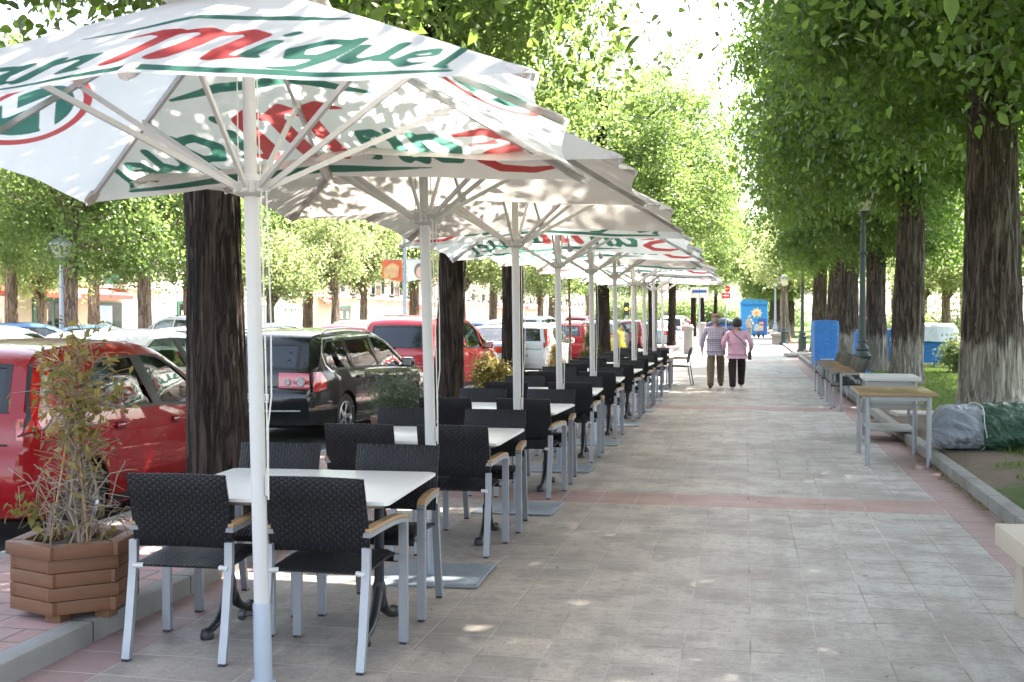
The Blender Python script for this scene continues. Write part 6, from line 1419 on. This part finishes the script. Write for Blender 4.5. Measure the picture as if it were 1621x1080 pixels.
def make_pose(H, shw, belly, hip, lfoot, rfoot, larm, rarm, wide=1.0):
    """standing figure seen walking towards +Y; lfoot/rfoot = (y offset, lift)"""
    k = H / 1.72; hp = .90 * k
    J = {'pelvis': ((0, 0, hp), .125 * wide, .105), 'waist': ((0, .01, hp + .17 * k), .13 * wide, .11), 'chest': ((0, 0, hp + .38 * k), .14 * wide, .105), 'neckb': ((0, -.01, hp + .52 * k), .07, .065), 'neck': ((0, .0, hp + .575 * k), .060, .062), 'skull': ((0, .012, hp + .655 * k), .082, .096), 'crown': ((0, .0, hp + .735 * k), .082, .094)}
    B = [('pelvis', 'waist'), ('waist', 'chest'), ('chest', 'neckb'), ('neckb', 'neck'), ('neck', 'skull'), ('skull', 'crown')]
    J['nose'] = ((0, .108, hp + .675 * k), .012, .014); B.append(('skull', 'nose'))
    for sd_, sg, ft, arm in (('l', -1, lfoot, larm), ('r', 1, rfoot, rarm)):
        fy, lift, kb = ft
        J[sd_ + 'hip'] = ((sg * hip, 0, hp - .06 * k), .085 * wide, .09); J[sd_ + 'knee'] = ((sg * hip * 1.02, fy * .42 + kb, .48 * k + lift * .5), .058, .06); J[sd_ + 'ankle'] = ((sg * hip * .98, fy - .03, .095 + lift), .040, .042); J[sd_ + 'toe'] = ((sg * hip * 1.1, fy + .13, .04 + lift * .3), .036, .026)
        B += [('pelvis', sd_ + 'hip'), (sd_ + 'hip', sd_ + 'knee'), (sd_ + 'knee', sd_ + 'ankle'), (sd_ + 'ankle', sd_ + 'toe')]
        el, wr = arm
        J[sd_ + 'sho'] = ((sg * shw, -.01, hp + .475 * k), .060, .062); J[sd_ + 'elb'] = ((sg * el[0], el[1], hp + el[2] * k), .045, .045); J[sd_ + 'wri'] = ((sg * wr[0], wr[1], hp + wr[2] * k), .031, .028); J[sd_ + 'hand'] = ((sg * wr[0], wr[1] + .02, hp + (wr[2] - .06) * k), .022, .036)
        B += [('chest', sd_ + 'sho'), (sd_ + 'sho', sd_ + 'elb'), (sd_ + 'elb', sd_ + 'wri'), (sd_ + 'wri', sd_ + 'hand')]; finger_set(J, B, sd_ + 'hand', sg)
    def up(n, f, a=.0): co, rx, ry = J[n]; return (co, rx * f + a, ry * f + a)
    top = {n: up(n, 1.06, .014) for n in ('pelvis', 'waist', 'chest', 'lsho', 'rsho', 'lelb', 'relb')}
    top['waist'] = (J['waist'][0], J['waist'][1] * 1.14 + .02 + belly * .6, J['waist'][2] + .02 + belly); top['chest'] = (J['chest'][0], J['chest'][1] * 1.16 + .02, J['chest'][2] * 1.05 + .02); top['pelvis'] = (tuple(Vector(J['pelvis'][0]) + Vector((0, 0, .04))), J['pelvis'][1] * 1.16 + .03, J['pelvis'][2] * 1.1 + .03); top['hem'] = (tuple(Vector(J['pelvis'][0]) + Vector((0, 0, -.045))), J['pelvis'][1] * 1.2 + .03, J['pelvis'][2] * 1.1 + .03)
    top['col'] = (tuple(Vector(J['neckb'][0]) + Vector((0, 0, -.01))), .098, .088); top['col2'] = (tuple(Vector(J['neckb'][0]) + Vector((0, 0, .075))), .068, .066)
    bs = [('hem', 'pelvis'), ('pelvis', 'waist'), ('waist', 'chest'), ('chest', 'col'), ('col', 'col2'), ('chest', 'lsho'), ('chest', 'rsho'), ('lsho', 'lelb'), ('rsho', 'relb')]
    for sd_ in 'lr':
        e, w_ = Vector(J[sd_ + 'elb'][0]), Vector(J[sd_ + 'wri'][0]); top[sd_ + 'cuf'] = (tuple(e.lerp(w_, .92)), .046, .044); bs.append((sd_ + 'elb', sd_ + 'cuf'))
    pel = Vector(J['pelvis'][0]); leg = {'pelvis': (tuple(pel + Vector((0, 0, .02))), J['pelvis'][1] * 1.04 + .008, J['pelvis'][2] * 1.04 + .01)}
    leg['belt'] = (tuple(pel + Vector((0, 0, .16))), J['waist'][1] * 1.02 + .008, J['waist'][2] + .006); lb = [('pelvis', 'belt')]
    for sd_ in 'lr':
        leg[sd_ + 'hip'] = up(sd_ + 'hip', 1.10, .016); leg[sd_ + 'knee'] = up(sd_ + 'knee', 1.22, .022); a = Vector(J[sd_ + 'ankle'][0]); leg[sd_ + 'shin'] = (tuple(a + Vector((0, .005, .05))), .074, .078); leg[sd_ + 'hem'] = (tuple(a + Vector((0, .005, -.055))), .078, .082)
        lb += [('pelvis', sd_ + 'hip'), (sd_ + 'hip', sd_ + 'knee'), (sd_ + 'knee', sd_ + 'shin'), (sd_ + 'shin', sd_ + 'hem')]
    for n_ in ('pelvis', 'waist', 'chest', 'neckb', 'lsho', 'rsho', 'lelb', 'relb', 'lhip', 'rhip'): J[n_] = (J[n_][0], J[n_][1] * .74, J[n_][2] * .74)
    return J, B, top, bs, leg, lb, hp, k
def shoes(J, mat, body, nm='shoe'):
    for sd_ in 'lr':
        a, t = Vector(J[sd_ + 'ankle'][0]), Vector(J[sd_ + 'toe'][0]); h = Vector((a.x, a.y - .045, t.z + .005 + (a.z - .095) * .7))
        skin(nm, {'h': (tuple(h), .044, .044), 'm': (tuple((h + t) / 2 + Vector((0, .02, .012))), .047, .040), 't': (tuple(t + Vector((0, .03, 0))), .040, .028)}, [('h', 'm'), ('m', 't')], mat, body)
def hair_shell(body, hz, mat, r, low=.72):
    nu, nv = 32, 20; Pp = np.zeros((nu + 1, nv, 3))
    for i in range(nu + 1):
        a = 2 * PI * (i % nu) / nu
        for j in range(nv):
            ph = PI * (.03 + low * j / (nv - 1)); rd = 1 + .08 * noise.noise((math.cos(a) * 5, math.sin(a) * 5, ph * 4)); f = 1 if math.sin(a) < .3 else .72
            Pp[i, j] = (r * math.sin(ph) * math.cos(a) * rd, -.008 + r * 1.09 * math.sin(ph) * math.sin(a) * rd * f, hz + .005 + r * 1.16 * math.cos(ph) * rd)
    link('hair', grid_mesh('hair', Pp), body, mat)
# the man
J, B, top, bs, leg, lb, hp, k = make_pose(1.66, .195, .035, .10, (-.14, 0, .0), (.26, .03, .02), ((.285, -.05, .22), (.30, .03, -.03)), ((.29, -.03, .24), (.30, .16, .10)), 1.22)
x, y = XY(1133, 25.0)
PM = {'body': J, 'bones': B, 'clothes': [('trousers', leg, lb, cloth('olive_trousers', (.17, .13, .085)), 0), ('shirt', top, bs, mat_plaid(), 0)]}
man = person('older man in a checked shirt, olive trousers and brown cap, walking away', x, y, R(-2), PM, None)
shoes(J, paint('brown_shoe', (.03, .022, .018), .5), man)
m = MB(); cz = hp + .73 * k; m.lathe([(.090, -.055), (.104, -.02), (.108, .02), (.094, .05), (.05, .068), (.001, .073)], 20, (0, .005, cz)); m.add([(.085 * math.cos(a), .02 + .085 * math.sin(a) + (.06 if 0 < j else 0), cz + .0 - .012 * j) for j in (0, 1) for a in [PI * q / 8 for q in range(9)]], [(q, q + 1, q + 10, q + 9) for q in range(8)]); m.obj('cap', paint('cap_brown', (.16, .10, .06), .85, bump=.3), man, 60)
hair_shell(man, hp + .655 * k, paint('grey_hair', (.22, .20, .185), .8, bump=.3), .098, .62)
for sg in (-1, 1): m = MB(); m.box((sg * .092, .01, hp + .69 * k), (.018, .035, .06), bev=.007); m.obj('ear', SKINM, man, 60)
# the woman
J, B, top, bs, leg, lb, hp, k = make_pose(1.55, .185, .045, .10, (-.14, .0, .0), (.22, .03, .03), ((.30, -.06, .22), (.26, .10, .06)), ((.31, -.05, .20), (.29, .10, .02)), 1.26)
x, y = XY(1167, 24.7)
PW = {'body': J, 'bones': B, 'clothes': [('trousers', leg, lb, cloth('dark_brown_trousers', (.032, .018, .018)), 0), ('jacket', top, bs, cloth('pink_jacket', (.58, .34, .42)), 0)]}
wom = person('woman in a pink jacket and dark trousers walking beside the man in the cap', x, y, R(3), PW, None)
shoes(J, paint('pale_shoe', (.45, .42, .38), .6), wom)
hair_shell(wom, hp + .70 * k, paint('black_hair', (.012, .010, .011), .6, 0, .2, 30, bump=.6, bscale=60), .108)
STRAP = paint('bag_leather', (.025, .022, .024), .5)
sb = thing('shoulder_bag', 'small dark shoulder bag at the right hip of the woman in pink', 'bag', (x, y, 0), R(3))
m = MB(); m.box((.265, -.03, hp - .08), (.07, .22, .17), bev=.02); m.obj('pouch', STRAP, sb, 40)
m = MB(); m.tube([(.262, -.06, hp + .0), (.20, -.165, hp + .12), (.08, -.178, hp + .26), (-.05, -.165, hp + .38), (-.125, -.10, hp + .475), (-.13, -.02, hp + .50), (-.09, .10, hp + .42), (.06, .17, hp + .25), (.262, .03, hp + .0)], 0, sq=(.006, .020)); m.obj('strap', STRAP, sb, 40)
# figures far off by the kiosk and on the lawn
J, B, top, bs, leg, lb, hp, k = make_pose(1.62, .17, .02, .085, (.10, 0, .02), (-.12, .0, .0), ((.27, .0, .2), (.25, .18, .10)), ((.27, .0, .2), (.25, .18, .10)))
x, y = XY(1186, 84)
far = person('person in a cream top standing in front of the blue kiosk with a pram', x, y, R(200), {'body': J, 'bones': B, 'clothes': [('trousers', leg, lb, cloth('grey_trousers', (.30, .28, .26)), 0), ('top', top, bs, cloth('cream_top', (.62, .56, .46)), 0)]}, None)
shoes(J, paint('grey_shoe', (.2, .2, .2), .6), far); m = MB(); m.lathe([(.095, -.12), (.11, -.02), (.10, .06), (.05, .11), (.001, .12)], 16, (0, -.01, hp + .69 * k)); m.obj('hair', paint('blond_hair', (.55, .46, .32), .7), far, 60)
x, y = XY(1201, 82); t = thing('baby_pram', 'pale pram beside the person in front of the kiosk', 'pram', (x, y, 0), .5); m = MB(); m.box((0, 0, .62), (.42, .75, .28), bev=.09); m.obj('carry_cot', paint('pram_cloth', (.60, .58, .54), .8), t, 50); m = MB(); m.lathe([(.21, 0), (.20, .1), (.15, .2), (.05, .25)], 14, (0, .2, .74)); m.obj('hood', paint('pram_cloth', (.60, .58, .54), .8), t, 50)
for sx in (-.2, .2):
    for sy in (-.3, .3): m = MB(); m.lathe([(.13, -.02), (.14, 0), (.13, .02)], 16, (sx, sy, .14), M=Matrix.Rotation(PI / 2, 3, 'Y')); m.obj('wheel', RUBBER, t)
m = MB()
for sx in (-.2, .2): m.tube([(sx, -.3, .14), (sx, .3, .52), (sx, .55, .98)], .012, 6); m.tube([(sx, .3, .14), (sx, -.3, .52)], .012, 6)
m.tube([(-.2, .55, .98), (.2, .55, .98)], .014, 6); m.obj('frame', GALV, t)
for px, d, col, lab in ((1458, 70, (.5, .06, .08), 'distant person in red on the park path left of the forked park tree'), (1474, 72, (.55, .5, .5), 'distant person in white on the park path by the forked park tree')):
    x, y = XY(px, d); bod = person(lab, x, y, R(120), {'body': J, 'bones': B, 'clothes': [('trousers', leg, lb, cloth('jeans', (.06, .08, .13)), 0), ('top', top, bs, cloth('top_' + str(px), col), 0)]}, None); m = MB(); m.lathe([(.095, -.12), (.11, -.02), (.10, .06), (.001, .12)], 12, (0, -.01, hp + .69 * k)); m.obj('hair', paint('black_hair', (.02, .02, .02), .6), bod, 60)
# face details of the two walkers (turned away, still there)
for bod, H_ in ((man, 1.66), (wom, 1.55)):
    kk = H_ / 1.72; hp_ = .90 * kk
    for sg in (-1, 1): m = MB(); m.lathe([(.001, -.012), (.012, 0), (.001, .012)], 10, (sg * .033, .085, hp_ + .695 * kk)); m.obj('eye', paint('eye_dark', (.05, .04, .035), .3), bod, 60)
    m = MB(); m.box((0, .088, hp_ + .632 * kk), (.045, .012, .010), bev=.004); m.obj('mouth', paint('lip', (.35, .14, .12), .5), bod, 60)
